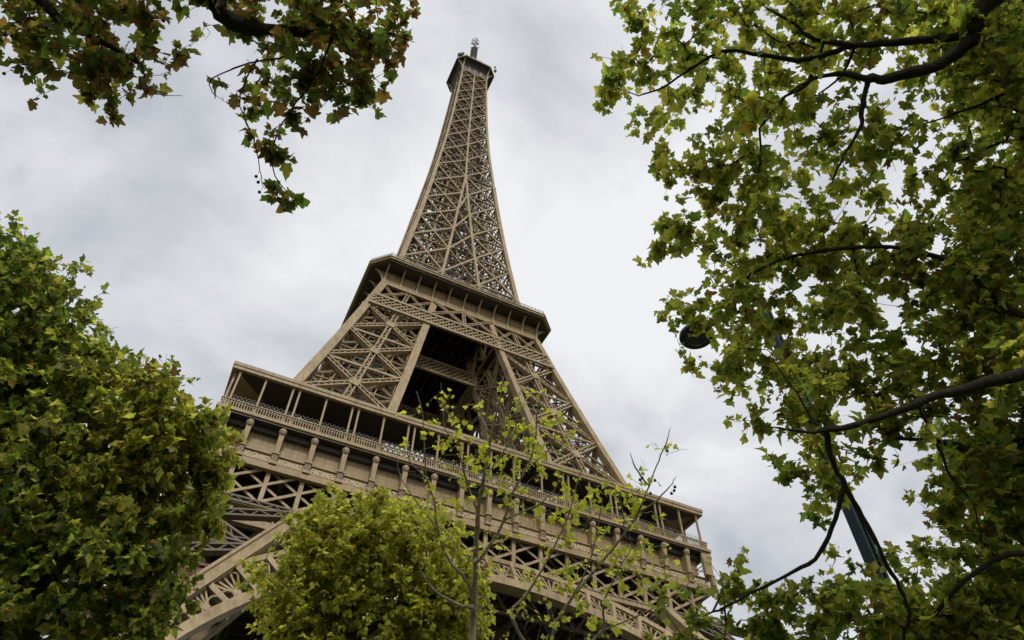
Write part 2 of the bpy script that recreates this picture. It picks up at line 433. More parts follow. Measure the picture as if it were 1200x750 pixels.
so_ = MB(); strip(so_, 33.26, 34.9, 56.86, 56.945); so_.build('deck_shade_strip', DARK, gal)  # dark strip painting in the shade below the deck edge
# panel joints, red line
jn = MB()
strip(jn, 33.9, 34.035, 53.36, 53.45); strip(jn, 33.9, 34.03, 51.96, 52.03)
for i in range(-9, 10):
    x = i * bay
    for sg in (-1, 1): jn.box(x + sg * 0.33 - 0.04, x + sg * 0.33 + 0.04, -34.46, -34.40, 52.4, 53.25)
    jn.box(x - 0.29, x + 0.29, -34.455, -34.40, 53.15, 53.25); jn.box(x - 0.29, x + 0.29, -34.455, -34.40, 52.4, 52.48)
    jn.bar((x - 0.24, -34.43, 52.55), (x + 0.24, -34.43, 53.1), 0.09, 0.04, UPF); jn.bar((x + 0.24, -34.44, 52.55), (x - 0.24, -34.44, 53.1), 0.09, 0.03, UPF)
jn.build('red_trim', RED, gal)
jn = MB()
for i in range(-9, 9):
    xm = (i + 0.5) * bay
    jn.box(xm - 0.02, xm + 0.02, -33.262, -33.1, 53.55, 56.5)
    jn.box(xm - 1.6, xm + 1.6, -33.26, -33.1, 54.9, 54.93)
jn.build('panel_joint', IRON_IN, gal)
# consoles with ball heads
co = MB()
co.box(-0.42, 0.42, -34.5, -34.0, 51.95, 52.35)
co.box(-0.36, 0.36, -34.42, -34.0, 52.35, 53.3)
co.box(-0.44, 0.44, -34.55, -34.0, 53.3, 53.5)
co.raw([(-0.27, -34.42, 53.5), (0.27, -34.42, 53.5), (0.27, -33.2, 53.5), (-0.27, -33.2, 53.5),
        (-0.30, -34.62, 56.0), (0.30, -34.62, 56.0), (0.30, -33.2, 56.0), (-0.30, -33.2, 56.0)],
       [(3, 2, 1, 0), (4, 5, 6, 7), (0, 1, 5, 4), (1, 2, 6, 5), (2, 3, 7, 6), (3, 0, 4, 7)])
co.box(-0.2, 0.2, -34.5, -33.2, 56.0, 56.9)
co.lathe((0, -34.48, 0), [(0.0, 56.0), (0.30, 56.0), (0.40, 56.15), (0.48, 56.4), (0.44, 56.65), (0.30, 56.85), (0.2, 56.95), (0.0, 56.95)], 12)
cons = co.build('console', IRON, gal, (-9 * bay, 0, 0))
for i in range(-8, 10):
    c = cons.copy(); COL.objects.link(c); c.parent = gal; c.location = (i * bay, 0, 0)
# railing
ra = MB()
strip(ra, 34.62, 34.82, 58.72, 58.85); strip(ra, 34.66, 34.78, 57.62, 57.72); strip(ra, 34.67, 34.77, 58.42, 58.48)
x = -34.6
while x < 34.6:
    ra.bar((x, -34.72, 57.72), (x, -34.72, 58.72), 0.11, 0.08, UPF); x += 0.32
ra.build('railing', IRON, gal)
# wire fence between posts behind the railing
wf = MB(); hatch(wf, -34, 34, 58.86, 60.0, 0.55, 0.035, 0.03, -34.2)
wf.build('wire_fence', GREY, gal)
# posts: pairs every 7.7 m and a single between
po = MB(); po.box(-0.115, 0.115, -34.62, -34.38, 57.6, 63.35); po.box(-0.19, 0.19, -34.68, -34.32, 57.62, 58.9); po.box(-0.17, 0.17, -34.66, -34.34, 63.05, 63.34)
xs = []
for i in range(-4, 4): xs += [(i + 0.5) * 2 * bay - 0.42, (i + 0.5) * 2 * bay + 0.42]
for i in range(-4, 5): xs.append(i * 2 * bay)
xs += [-33.95, 33.95]
xs = sorted(x for x in xs if abs(x) < 34.5)
post = po.build('post', IRON, gal, (xs[0], 0, 0))
for x in xs[1:]:
    c = post.copy(); COL.objects.link(c); c.parent = gal; c.location = (x, 0, 0)
# roof
ro = MB()
strip(ro, 29.4, 35.1, 63.85, 64.35); strip(ro, 34.55, 35.0, 63.35, 63.84)
roof = ro.build('roof', IRON, gal)
so_ = MB(); strip(so_, 29.5, 34.5, 63.5, 63.83)
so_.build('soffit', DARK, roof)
# names along the frieze
names = ["CAUCHY", "BELGRAND", "REGNAULT", "FRESNEL", "DE PRONY", "VICAT", "EBELMEN", "COULOMB", "POINSOT", "FOUCAULT",
         "DELAUNAY", "MORIN", "HAUY", "COMBES", "THENARD", "ARAGO", "POISSON", "MONGE"]
vv, ff, nn = [], [], 0
for i, nm in enumerate(names):
    cu = bpy.data.curves.new('name', 'FONT'); cu.body = nm; cu.size = 0.98; cu.extrude = 0.04; cu.offset = 0.018
    cu.align_x = 'CENTER'; cu.resolution_u = 3; cu.space_character = 1.08
    ob = bpy.data.objects.new('name', cu); COL.objects.link(ob)
    dg = bpy.context.evaluated_depsgraph_get()
    me = bpy.data.meshes.new_from_object(ob.evaluated_get(dg))
    w_ = np.empty(len(me.vertices) * 3); me.vertices.foreach_get('co', w_); w_ = w_.reshape(-1, 3)
    s_ = min(1.0, 2.75 / (np.ptp(w_[:, 0]) + 1e-6))
    xm = (i - 8.5) * bay
    vv, ff, nn = [], [], 0
    vv += [(xm + p[0] * s_, -34.04 - p[2], 52.28 + p[1]) for p in w_]
    ff += [tuple(nn + k for k in pl_.vertices) for pl_ in me.polygons]
    bpy.data.objects.remove(ob); bpy.data.meshes.remove(me); bpy.data.curves.remove(cu)
    me = bpy.data.meshes.new('lettering'); me.from_pydata(vv, [], ff); me.update()
    link('lettering', me, GILT, gal)
four(gal)

# --- upper legs
ul = MB(); ub = MB(); lt = MB()
zb = [57.0, 59.6, 70.2, 80.75, 91.3, 101.4, 105.3, 111.5]
def corner2(z):
    a, w = h2(z), l2(z)
    return [np.array((-a, -a, z)), np.array((-a + w, -a, z)), np.array((-a + w, -a + w, z)), np.array((-a, -a + w, z))]
nrm = [(0, -1, 0.25), (1, 0, 0.25), (0, 1, 0.25), (-1, 0, 0.25)]
for i in range(len(zb) - 1):
    ca, cb_ = corner2(zb[i]), corner2(zb[i + 1])
    for k in range(4):
        ul.bar(ca[k], cb_[k], 1.35, 1.1, (0, -1, 0) if k in (0, 1) else (0, 1, 0))
        j = (k + 1) % 4
        a0, a1, b0, b1 = ca[k], ca[j], cb_[k], cb_[j]
        if zb[i] < 59 or 101 < zb[i] < 105: continue
        if zb[i] > 105:                    # triangles under the second floor
            mid_t = (b0 + b1) / 2; mid_b = (a0 + a1) / 2
            ub.lat(a0, mid_t, 0.62, 0.4, nrm[k]); ub.lat(a1, mid_t, 0.62, 0.4, nrm[k])
            ub.lat(b0, mid_b, 0.62, 0.4, nrm[k]); ub.lat(b1, mid_b, 0.62, 0.4, nrm[k])
            ub.lat(mid_b, mid_t, 0.8, 0.5, nrm[k]); continue
        ub.lat(a0, b1, 0.95, 0.7, nrm[k]); ub.lat(a1, b0, 0.95, 0.7, nrm[k])
        ub.lat((a0 + a1) / 2, (b0 + b1) / 2, 1.0, 0.6, nrm[k])
        c_ = (a0 + a1 + b0 + b1) / 4
        inn = -np.array(nrm[k]) / np.linalg.norm(nrm[k]) * 0.7
        ms = [(a0 + b0) / 2 + inn, (b0 + b1) / 2 + inn, (b1 + a1) / 2 + inn, (a1 + a0) / 2 + inn]
        for q in range(4): ub.lat(ms[q], ms[(q + 1) % 4], 0.42, 0.25, nrm[k])
        ub.bar(ms[0], ms[2], 0.2, 0.2, nrm[k])
        for f in (0.25, 0.75): ub.bar(a0 * (1 - f) + a1 * f + inn, b0 * (1 - f) + b1 * f + inn, 0.16, 0.16, nrm[k])
        n_ = np.array(nrm[k]) / np.linalg.norm(nrm[k])
        ub.bar(c_ - 0.75 * (b0 - a0) / 10 + n_ * 0.42, c_ + 0.75 * (b0 - a0) / 10 + n_ * 0.42, 1.5, 0.08, nrm[k])   # gusset
    # inner horizontal frame
    if 59 < zb[i] < 102:
        for k in range(4):
            ul.bar(ca[k], ca[(k + 1) % 4], 0.3, 0.4, (0, 0, 1))
        ub.lat(ca[0], ca[2], 0.5, 0.4, (0, 0, 1)); ub.lat(ca[1], ca[3], 0.5, 0.4, (0, 0, 1))
# lift track and stairs inside the leg
prev = None
for z in np.arange(58, 110.5, 1.3):
    a, w = h2(z), l2(z)
    pts = [np.array((-a + w * fx, -a + w * fy, z)) for fx, fy in ((0.3, 0.3), (0.7, 0.3), (0.3, 0.7), (0.7, 0.7), (0.5, 0.5))]
    if prev is not None:
        for q in range(5): lt.bar(prev[q], pts[q], 0.32, 0.32, (0, -1, 0))
        lt.bar(pts[0], pts[1], 0.2, 0.2); lt.bar(pts[2], pts[3], 0.2, 0.2); lt.bar(prev[0], pts[1], 0.14, 0.14); lt.bar(prev[1], pts[0], 0.14, 0.14)
        lt.bar(pts[0], pts[2], 0.2, 0.2); lt.bar(prev[1], pts[3], 0.14, 0.14); lt.bar(prev[3], pts[2], 0.14, 0.14)
    prev = pts
rng = random.Random(5)
for z in np.arange(60, 108, 3.0):           # stair flights
    a, w = h2(z), l2(z); a2, w2 = h2(z + 3), l2(z + 3)
    f0, f1 = (0.15, 0.45) if int(z / 3) % 2 else (0.45, 0.15)
    lt.bar((-a + w * f0, -a + w * 0.5, z), (-a2 + w2 * f1, -a2 + w2 * 0.5, z + 3), 0.9, 0.15, (0, 0, 1))
    lt.bar((-a + w * 0.85, -a + w * f0, z), (-a2 + w2 * 0.85, -a2 + w2 * f1, z + 3), 0.25, 0.25, (0, 0, 1))
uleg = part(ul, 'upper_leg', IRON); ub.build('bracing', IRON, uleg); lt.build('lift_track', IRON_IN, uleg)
four(uleg)

# --- crosshatched girder below the second floor
g2 = MB()
y2 = lambda z: -(h2(z)) - 0.75
hx = h2(103.3)
za_, zb_ = 101.5, 105.2
g2.bar((-h2(zb_), y2(zb_), zb_), (h2(zb_), y2(zb_), zb_), 0.45, 0.5, UPF)
g2.bar((-h2(za_), y2(za_), za_), (h2(za_), y2(za_), za_), 0.45, 0.5, UPF)
hatch(g2, -hx, hx, za_, zb_, 1.23, 0.24, 0.16, 0, UPF, y2)
i2 = h2(105) - l2(105)
for sg in (1, -1):                          # struts over the opening between the legs
    g2.lat((sg * i2, y2(105.3), 105.4), (0, y2(111), 111.0), 0.6, 0.4, UPF)
    g2.lat((sg * i2 * 0.9, y2(111), 111.2), (0, y2(105.3), 105.4), 0.6, 0.4, UPF)
g2.lat((0, y2(105.3), 105.4), (0, y2(111), 111.0), 0.7, 0.4, UPF)
yi = lambda z: -(h2(z) - l2(z)) - 0.6           # its twin between the inner chords
hi = h2(103.3) - l2(103.3)
g2.bar((-hi, yi(zb_), zb_), (hi, yi(zb_), zb_), 0.4, 0.5, UPF); g2.bar((-hi, yi(za_), za_), (hi, yi(za_), za_), 0.4, 0.5, UPF)
hatch(g2, -hi, hi, za_, zb_, 1.23, 0.24, 0.16, 0, UPF, yi)
for x in (-hi, hi): g2.bar((x, yi(za_), za_), (x, yi(zb_), zb_), 0.4, 0.4, UPF)
for x, ya, yb in ((-hx + 0.4, y2(zb_), yi(zb_)), (hx - 0.4, y2(zb_), yi(zb_)), (-hi, y2(zb_), yi(zb_)), (hi, y2(zb_), yi(zb_))):
    g2.bar((x, ya, zb_ - 0.1), (x, yb, zb_ - 0.1), 0.3, 0.3)
gg = part(g2, 'lattice_girder', IRON); four(gg)

# --- second platform
def octo(w, c): return [(-w, -(w - c)), (-(w - c), -w), (w - c, -w), (w, -(w - c)), (w, w - c), (w - c, w), (-(w - c), w), (-w, w - c)]
p2 = MB()
p2.ring(octo(16.6, 0.05), octo(17.27, 0.05), 111.5, 115.45)          # band wall
p2.ring(octo(16.9, 0.05), octo(17.55, 0.05), 111.2, 111.62)
p2.ring(octo(0.8, 0.05), octo(16.55, 0.05), 112.4, 112.8)            # floor plate
plat2 = part(p2, 'second_platform', PANEL)
p2 = MB()
p2.ring(octo(17.0, 0.05), octo(17.38, 0.05), 113.55, 113.75); p2.ring(octo(17.0, 0.05), octo(17.33, 0.05), 111.75, 111.85)
p2.build('band_trim', IRON, plat2)
p2 = MB(); p2.ring(octo(16.9, 0.05), octo(20.25, 3.2), 115.46, 115.75)
p2.build('soffit', DARK, plat2)
p2 = MB()                                    # deep joists under the floor plate, added for darkness, shade in their colour
for q in np.arange(-15.6, 15.7, 1.95):
    p2.box(-16.5, 16.5, q - 0.1, q + 0.1, 110.2, 112.35)
    p2.box(q - 0.1, q + 0.1, -16.5, 16.5, 109.2, 110.19)
p2.build('floor_beams', DARK, plat2)  # added joists that darken the underside, shade in their colour
p2 = MB(); p2.ring(octo(16.0, 2.5), octo(20.63, 3.27), 115.9, 116.6); p2.ring(octo(20.0, 3.2), octo(20.8, 3.3), 116.35, 116.62)
p2.build('rim', IRON, plat2)
p2 = MB()
for f in (0.35, 0.7, 1.05):
    p2.ring(octo(20.45, 3.24), octo(20.52, 3.26), 116.6 + f, 116.66 + f)
oc = octo(20.48, 3.25)
for i in range(8):
    a, b_ = np.array(oc[i]), np.array(oc[(i + 1) % 8]); n = max(2, int(np.linalg.norm(b_ - a) / 0.9))
    for q in range(n):
        p_ = a + (b_ - a) * q / n; p2.bar((*p_, 116.6), (*p_, 118.0 if q % 3 == 0 else 117.7), 0.07, 0.07, (0, 1, 0.1))
p2.build('railing', GREY, plat2)
p2 = MB()                                    # upper rooms of the floor
p2.prism(octo(13.6, 2.5), 116.6, 119.6); p2.prism(octo(14.4, 2.5), 119.6, 120.0)
p2.build('pavilion', IRON_IN, plat2)
bk = MB()                                    # curved bracket, built at x = 0 of the front side
pts = []
for k in range(9):
    t_ = k / 8
    pts.append((0, -17.3 - 3.1 * (1 - cos(t_ * pi / 2)) ** 1.1, 111.7 + 4.15 * sin(t_ * pi / 2) ** 0.95))
for a, b_ in zip(pts[:-1], pts[1:]): bk.bar(a, b_, 0.30, 0.36, (0, -1, 0.3))
for a, b_ in zip(pts[:-1], pts[1:]):       # web
    bk.raw([(0.04, a[1], a[2]), (0.04, b_[1], b_[2]), (0.04, -17.2, b_[2]), (0.04, -17.2, a[2]), (-0.04, a[1], a[2]), (-0.04, b_[1], b_[2]), (-0.04, -17.2, b_[2]), (-0.04, -17.2, a[2])],
           [(0, 1, 2, 3), (7, 6, 5, 4)])
brk = bk.build('bracket', IRON, plat2, (-17.0, 0, 0))
for k in range(4):
    for i in range(11):
        if k == 0 and i == 0: continue
        c = brk.copy(); COL.objects.link(c); c.parent = plat2
        x_ = -17.0 + 3.4 * i; X, Y = sq(x_, 0, k)
        c.location = (X, Y, 0); c.rotation_euler.z = k * pi / 2

# --- the upper shaft
sp = MB(); sb = MB(); ls = MB()
for i in range(len(ZU) - 1):
    z0, z1, a, b_ = ZU[i], ZU[i + 1], HU[i], HU[i + 1]
    low = i < 6
    ia, ib = (IU[i], IU[i + 1]) if low else (0.0, 0.0)
    cw = 0.95 if low else 0.85 - 0.02 * i
    mw = 0.46 if low else 0.44 - 0.012 * i
    for k in range(4):
        up = np.array((*sq(0, -1, k), 0.12))
        G = lambda x, h_, z: rp((x, -h_, z), k)
        sp.bar(G(-a, a, z0), G(-b_, b_, z1), cw, cw, up)
        if low:
            for sg in (-1, 1):
                sp.bar(G(sg * ia, a, z0), G(sg * ib, b_, z1), 0.62, 0.55, up)
                sp.bar(G(sg * a, a, z0), G(sg * ia, a, z0), 0.25, 0.3, up)
                sb.bar(G(sg * a, a, z0), G(sg * ib, b_, z1), mw, 0.4, up); sb.bar(G(sg * ia, a, z0), G(sg * b_, b_, z1), mw, 0.4, up)
                sb.bar(G(sg * b_, b_, z1), G(sg * ib, b_, z1), mw * 0.5, 0.4, up)
                # inner face of each leg, and inner corner chord
                sb.bar(G(sg * ia, a, z0), G(sg * ib, ib, z1), mw * 0.7, 0.35, (sg, 0, 0)); sb.bar(G(sg * ia, ia, z0), G(sg * ib, b_, z1), mw * 0.7, 0.35, (sg, 0, 0))
                sb.lat(G(sg * (a + ia) / 2, a - 0.4, z0), G(sg * (b_ + ib) / 2, b_ - 0.4, z1), 0.5, 0.3, up)
                sp.bar(G(sg * ia, ia, z0), G(sg * ib, ib, z1), 0.5, 0.5, up)
                sb.bar(G(sg * a, a, z0), G(sg * ia, ia, z0), 0.35, 0.3)
            if i < 5:
                sb.bar(G(-ia, a, z0), G(ib, b_, z1), mw * 0.95, 0.4, up); sb.bar(G(ia, a, z0), G(-ib, b_, z1), mw * 0.5, 0.3, up)
        else:
            sp.bar(G(0, a, z0), G(0, b_, z1), 0.7 - 0.016 * i, 0.5, up); sp.bar(G(-a, a, z0), G(a, a, z0), 0.22, 0.3, up)
            for sg in (-1, 1):
                sb.bar(G(sg * a, a, z0), G(0, b_, z1), mw, 0.35, up); sb.bar(G(0, a, z0), G(sg * b_, b_, z1), mw, 0.35, up)
                sb.bar(G(sg * a, a, z0), G(0, 0.6, z0), 0.35, 0.3)
            sb.bar(G(-b_, b_, z1), G(b_, b_, z1), mw * 0.7, 0.35, up)
            sb.bar(G(-a * 0.5, a * 0.5, z0), G(b_ * 0.5, b_ * 0.5, z1), 0.3, 0.3, up); sb.bar(G(a * 0.5, a * 0.5, z0), G(-b_ * 0.5, b_ * 0.5, z1), 0.3, 0.3, up)
def diamond(mb, p00, p10, p01, p11, w, d, up):
    ms = [(p00 + p01) / 2, (p01 + p11) / 2, (p11 + p10) / 2, (p10 + p00) / 2]
    for i in range(4): mb.bar(ms[i], ms[(i + 1) % 4], w, d, up)
for i in range(len(ZU) - 1):
    z0, z1, a, b_ = ZU[i], ZU[i + 1], HU[i], HU[i + 1]
    ia, ib = (IU[i], IU[i + 1]) if i < 6 else (0.0, 0.0)
    for k in range(4):
        up = np.array((*sq(0, -1, k), 0.12)); ins = 0.45
        for sg in (-1, 1):
            q00, q10, q01, q11 = [rp((sg * x, -(h_ - ins), z), k) for x, h_, z in ((a, a, z0), (ia, a, z0), (b_, b_, z1), (ib, b_, z1))]
            diamond(sb, q00, q10, q01, q11, 0.2, 0.2, up)
            sb.bar((q00 + q01) / 2, (q10 + q11) / 2, 0.16, 0.16, up)
            if i < 8:
                sb.bar(q00 * .75 + q10 * .25, q01 * .75 + q11 * .25, 0.13, 0.13, up); sb.bar(q00 * .25 + q10 * .75, q01 * .25 + q11 * .75, 0.13, 0.13, up)
# level frames across the shaft
for i in range(1, len(ZU) - 1):
    for (z, a) in ((ZU[i], HU[i]), ((ZU[i] + ZU[i + 1]) / 2, (HU[i] + HU[i + 1]) / 2)):
        nb = 9 if i > 5 else 6
        for q in np.linspace(-0.88, 0.88, nb):
            if i <= 5 and abs(q) < 0.2: continue
            ls.bar((q * a, -a * 0.95, z - 0.3), (q * a, a * 0.95, z - 0.3), 0.24, 0.3); ls.bar((-a * 0.95, q * a, z), (a * 0.95, q * a, z), 0.24, 0.3)
        ls.bar((-a * .9, -a * .9, z + .3), (a * .9, a * .9, z + .3), 0.3, 0.3); ls.bar((a * .9, -a * .9, z + .3), (-a * .9, a * .9, z + .3), 0.3, 0.3)
# lift shaft and spiral stair in the middle
for k in range(4):
    for (fx, fy) in ((-2.2, -2.2), (0, -2.2)):
        x_, y_ = sq(fx, fy, k); ls.bar((x_, y_, 116.5), (x_, y_, 270), 0.38, 0.38, (0, 1, 0))
for z in np.arange(118, 270, 2.6):
    for k in range(4):
        x0, y0 = sq(-2.2, -2.2, k); x1, y1 = sq(2.2, -2.2, k)
        ls.bar((x0, y0, z), (x1, y1, z), 0.2, 0.2); ls.bar((x0, y0, z), (x1, y1, z + 2.6), 0.16, 0.16)
    q = z * 1.1
    ls.bar((0, 0, z), (1.8 * cos(q), 1.8 * sin(q), z), 0.7, 0.12)
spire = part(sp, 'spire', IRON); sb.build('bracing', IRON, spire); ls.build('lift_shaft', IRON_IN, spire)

# --- summit cabin
sc = MB()
sc.prism(octo(5.15, 0.3), 270.3, 277.2)
cabin = part(sc, 'summit_cabin', IRON_IN)
sc = MB()
for k in range(4):
    for fx in (-2.5, 0.0, 2.5):
        x_, y_ = sq(fx, -5.35, k); sc.bar((x_, y_, 270.6), (x_, y_, 275.0), 0.5, 0.3, (*sq(0, -1, k), 0))
sc.build('pilaster', IRON, cabin)
sc = MB(); sc.prism(octo(8.0, 2.75), 277.2, 277.5)
for k in range(6):
    t0, t1 = k / 6, (k + 1) / 6
    w0, w1 = 5.2 + 2.8 * (1 - cos(t0 * pi / 2)), 5.2 + 2.8 * (1 - cos(t1 * pi / 2))
    z0, z1 = 273.8 + 3.4 * sin(t0 * pi / 2), 273.8 + 3.4 * sin(t1 * pi / 2)
    o0, o1 = octo(w0, 0.3 + 2.4 * t0), octo(w1, 0.3 + 2.4 * t1)
    for i in range(8):
        j = (i + 1) % 8; sc.raw([(*o0[i], z0), (*o0[j], z0), (*o1[j], z1), (*o1[i], z1)], [(0, 1, 2, 3)])
sc.build('soffit', DARK, cabin)
sc = MB(); sc.ring(octo(7.6, 2.7), octo(8.26, 2.85), 277.5, 278.0)
sc.build('rim', IRON, cabin)
for k in range(4):
    for sg in (-1, 1):
        cbk = MB(); pr_ = []
        for q in range(9):
            t_ = q / 8; f = (1 - cos(t_ * pi / 2))
            x_ = sg * (5.15 + 0.25 * f); y_ = -(5.25 + 2.85 * f); z_ = 270.0 + 7.4 * sin(t_ * pi / 2) ** 0.9
            pr_.append(rp((x_, y_, z_), k))
        for a, b_ in zip(pr_[:-1], pr_[1:]): cbk.bar(a, b_, 0.5, 0.4, (*sq(0, -1, k), 0.2))
        cbk.build('bracket', IRON, cabin)
sc = MB(); sc.prism(octo(6.6, 2.2), 278.0, 281.4); sc.prism(octo(7.0, 2.3), 281.4, 281.8); sc.prism(octo(4.4, 1.4), 281.8, 287); sc.lathe((0, 0, 0), [(4.4, 287), (4.0, 290), (2.6, 293), (1.6, 295), (1.3, 300)], 16)
sc.build('upper_room', GREY, cabin)
sc = MB(); rng = random.Random(3)
oc = octo(7.9, 2.8)
for i in range(8):
    a, b_ = np.array(oc[i]), np.array(oc[(i + 1) % 8])
    for q in np.linspace(0, 1, 9):
        p_ = a + (b_ - a) * q; sc.bar((*p_, 278), (*p_, 279.3), 0.07, 0.07, (0.3, 1, 0))
        if rng.random() < 0.35: sc.bar((*p_, 279), (p_[0] + rng.uniform(-.2, .2), p_[1], 279.6 + rng.random() * 2.2), 0.16, 0.16, (0.3, 1, 0))
    for zz_ in (278.7, 279.3): sc.bar((*a, zz_), (*b_, zz_), 0.07, 0.07)
sc.build('railing', GREY, cabin)
for (x_, y_, r_) in ((-7.4, -6.1, 0.95), (-6.5, -7.2, 0.6), (8.0, -6.6, 0.6), (7.3, -7.9, 0.4)):
    eq = MB(); eq.bar((x_, y_, 278), (x_, y_, 280.2), 0.25, 0.25, (0.3, 1, 0))
    eq.lathe((x_, y_, 279.9), [(0, 0), (r_ * 0.7, 0.05), (r_, 0.4), (r_, 1.2), (r_ * 0.75, 1.6), (0, 1.7)], 12)
    eq.build('aerial_drum', GREY, cabin)
an_ = MB()
an_.lathe((0, 0, 0), [(1.2, 300), (1.0, 306), (0.8, 310), (0.6, 314), (0.5, 318), (0.42, 324), (0.2, 325), (0.16, 328.8), (0, 328.8)], 10)
for z in np.arange(301, 313, 1.6): an_.lathe((0, 0, 0), [(1.0, z), (1.55, z), (1.55, z + 0.25), (1.0, z + 0.25)], 10)
ant = part(an_, 'mast', GREY)
for k in range(4):
    for z, ln in ((318.0, 1.8), (322.5, 1.5)):
        dp = MB(); a = k * pi / 2 + 0.35
        d_ = np.array((cos(a), sin(a), 0)); s_ = np.array((-sin(a), cos(a), 0)); c_ = np.array((0, 0, z))
        dp.bar(c_, c_ + d_ * ln, 0.22, 0.22); dp.bar(c_ + d_ * ln - s_ * 0.9, c_ + d_ * ln + s_ * 0.9, 0.24, 0.24)
        dp.bar(c_ + d_ * ln * 0.75 + np.array((0, 0, -0.8)), c_ + d_ * ln * 0.9 + np.array((0, 0, 1.0)), 0.2, 0.2, s_)
        dp.build('aerial', GREY, ant)

# ------------------------------------------------------------------ trees
HALF = [(.12, -.05), (.34, -.06), (.49, .0), (.50, .08), (.44, .20), (.56, .32), (.65, .48), (.58, .56), (.44, .57), (.33, .58), (.28, .74), (.12, .93)]
OUT = [(0, 0)] + HALF + [(0, 1.04)] + [(-x, y) for x, y in HALF[::-1]]
OUT = np.array(OUT); NO = len(OUT)
LV = np.concatenate([[(0, 0.36)], OUT]) - np.array((0, 0.0))
LT = np.array([(0, 1 + i, 1 + (i + 1) % NO) for i in range(NO)])

def leaves_mesh(name, pos, axis, nrm_, size, tint, rs):
    n = len(pos)
    axis /= np.linalg.norm(axis, axis=1)[:, None]
    sd = np.cross(axis, nrm_); sd /= np.linalg.norm(sd, axis=1)[:, None] + 1e-9
    nr = np.cross(sd, axis)
    x = LV[None, :, 0] * rs.uniform(0.8, 1.1, (n, 1)); y = LV[None, :, 1] * np.ones((n, 1))
    fold = rs.normal(0.18, 0.42, (n, 1)); curl = rs.normal(-0.25, 0.38, (n, 1)); tw = rs.normal(0, 0.4, (n, 1))
    z = fold * np.abs(x) + curl * y * y + tw * x * y
    z[:, 0] = z[:, 0] * 0.6
    x = x + rs.normal(0, 0.045, x.shape); y = y + rs.normal(0, 0.045, y.shape)
    pet = 0.35                              # petiole length in leaf lengths
    v = pos[:, None, :] + size[:, None, None] * (x[..., None] * sd[:, None] + (y + pet)[..., None] * axis[:, None] + z[..., None] * nr[:, None])
    # petiole: thin triangle from the twig to the blade
    p0 = pos - sd * 0.003; p1 = pos + sd * 0.003; p2_ = pos + axis * (size * (pet + 0.05))[:, None]
    K = len(LV) + 3
    V = np.concatenate([v, p0[:, None], p1[:, None], p2_[:, None]], 1).reshape(-1, 3)
    T0 = np.concatenate([LT, [(len(LV), len(LV) + 1, len(LV) + 2)]])
    Tt = (T0[None] + (np.arange(n) * K)[:, None, None]).reshape(-1, 3)
    me = mesh_np(name, V, None, Tt)
    ca = me.color_attributes.new('leaf_tint', 'FLOAT_COLOR', 'POINT')
    col = np.concatenate([np.repeat(tint, K, axis=0), np.ones((n * K, 1))], 1).astype(np.float32)
    ca.data.foreach_set('color', col.ravel())
    me.polygons.foreach_set('use_smooth', np.ones(len(me.polygons), bool))
    return me

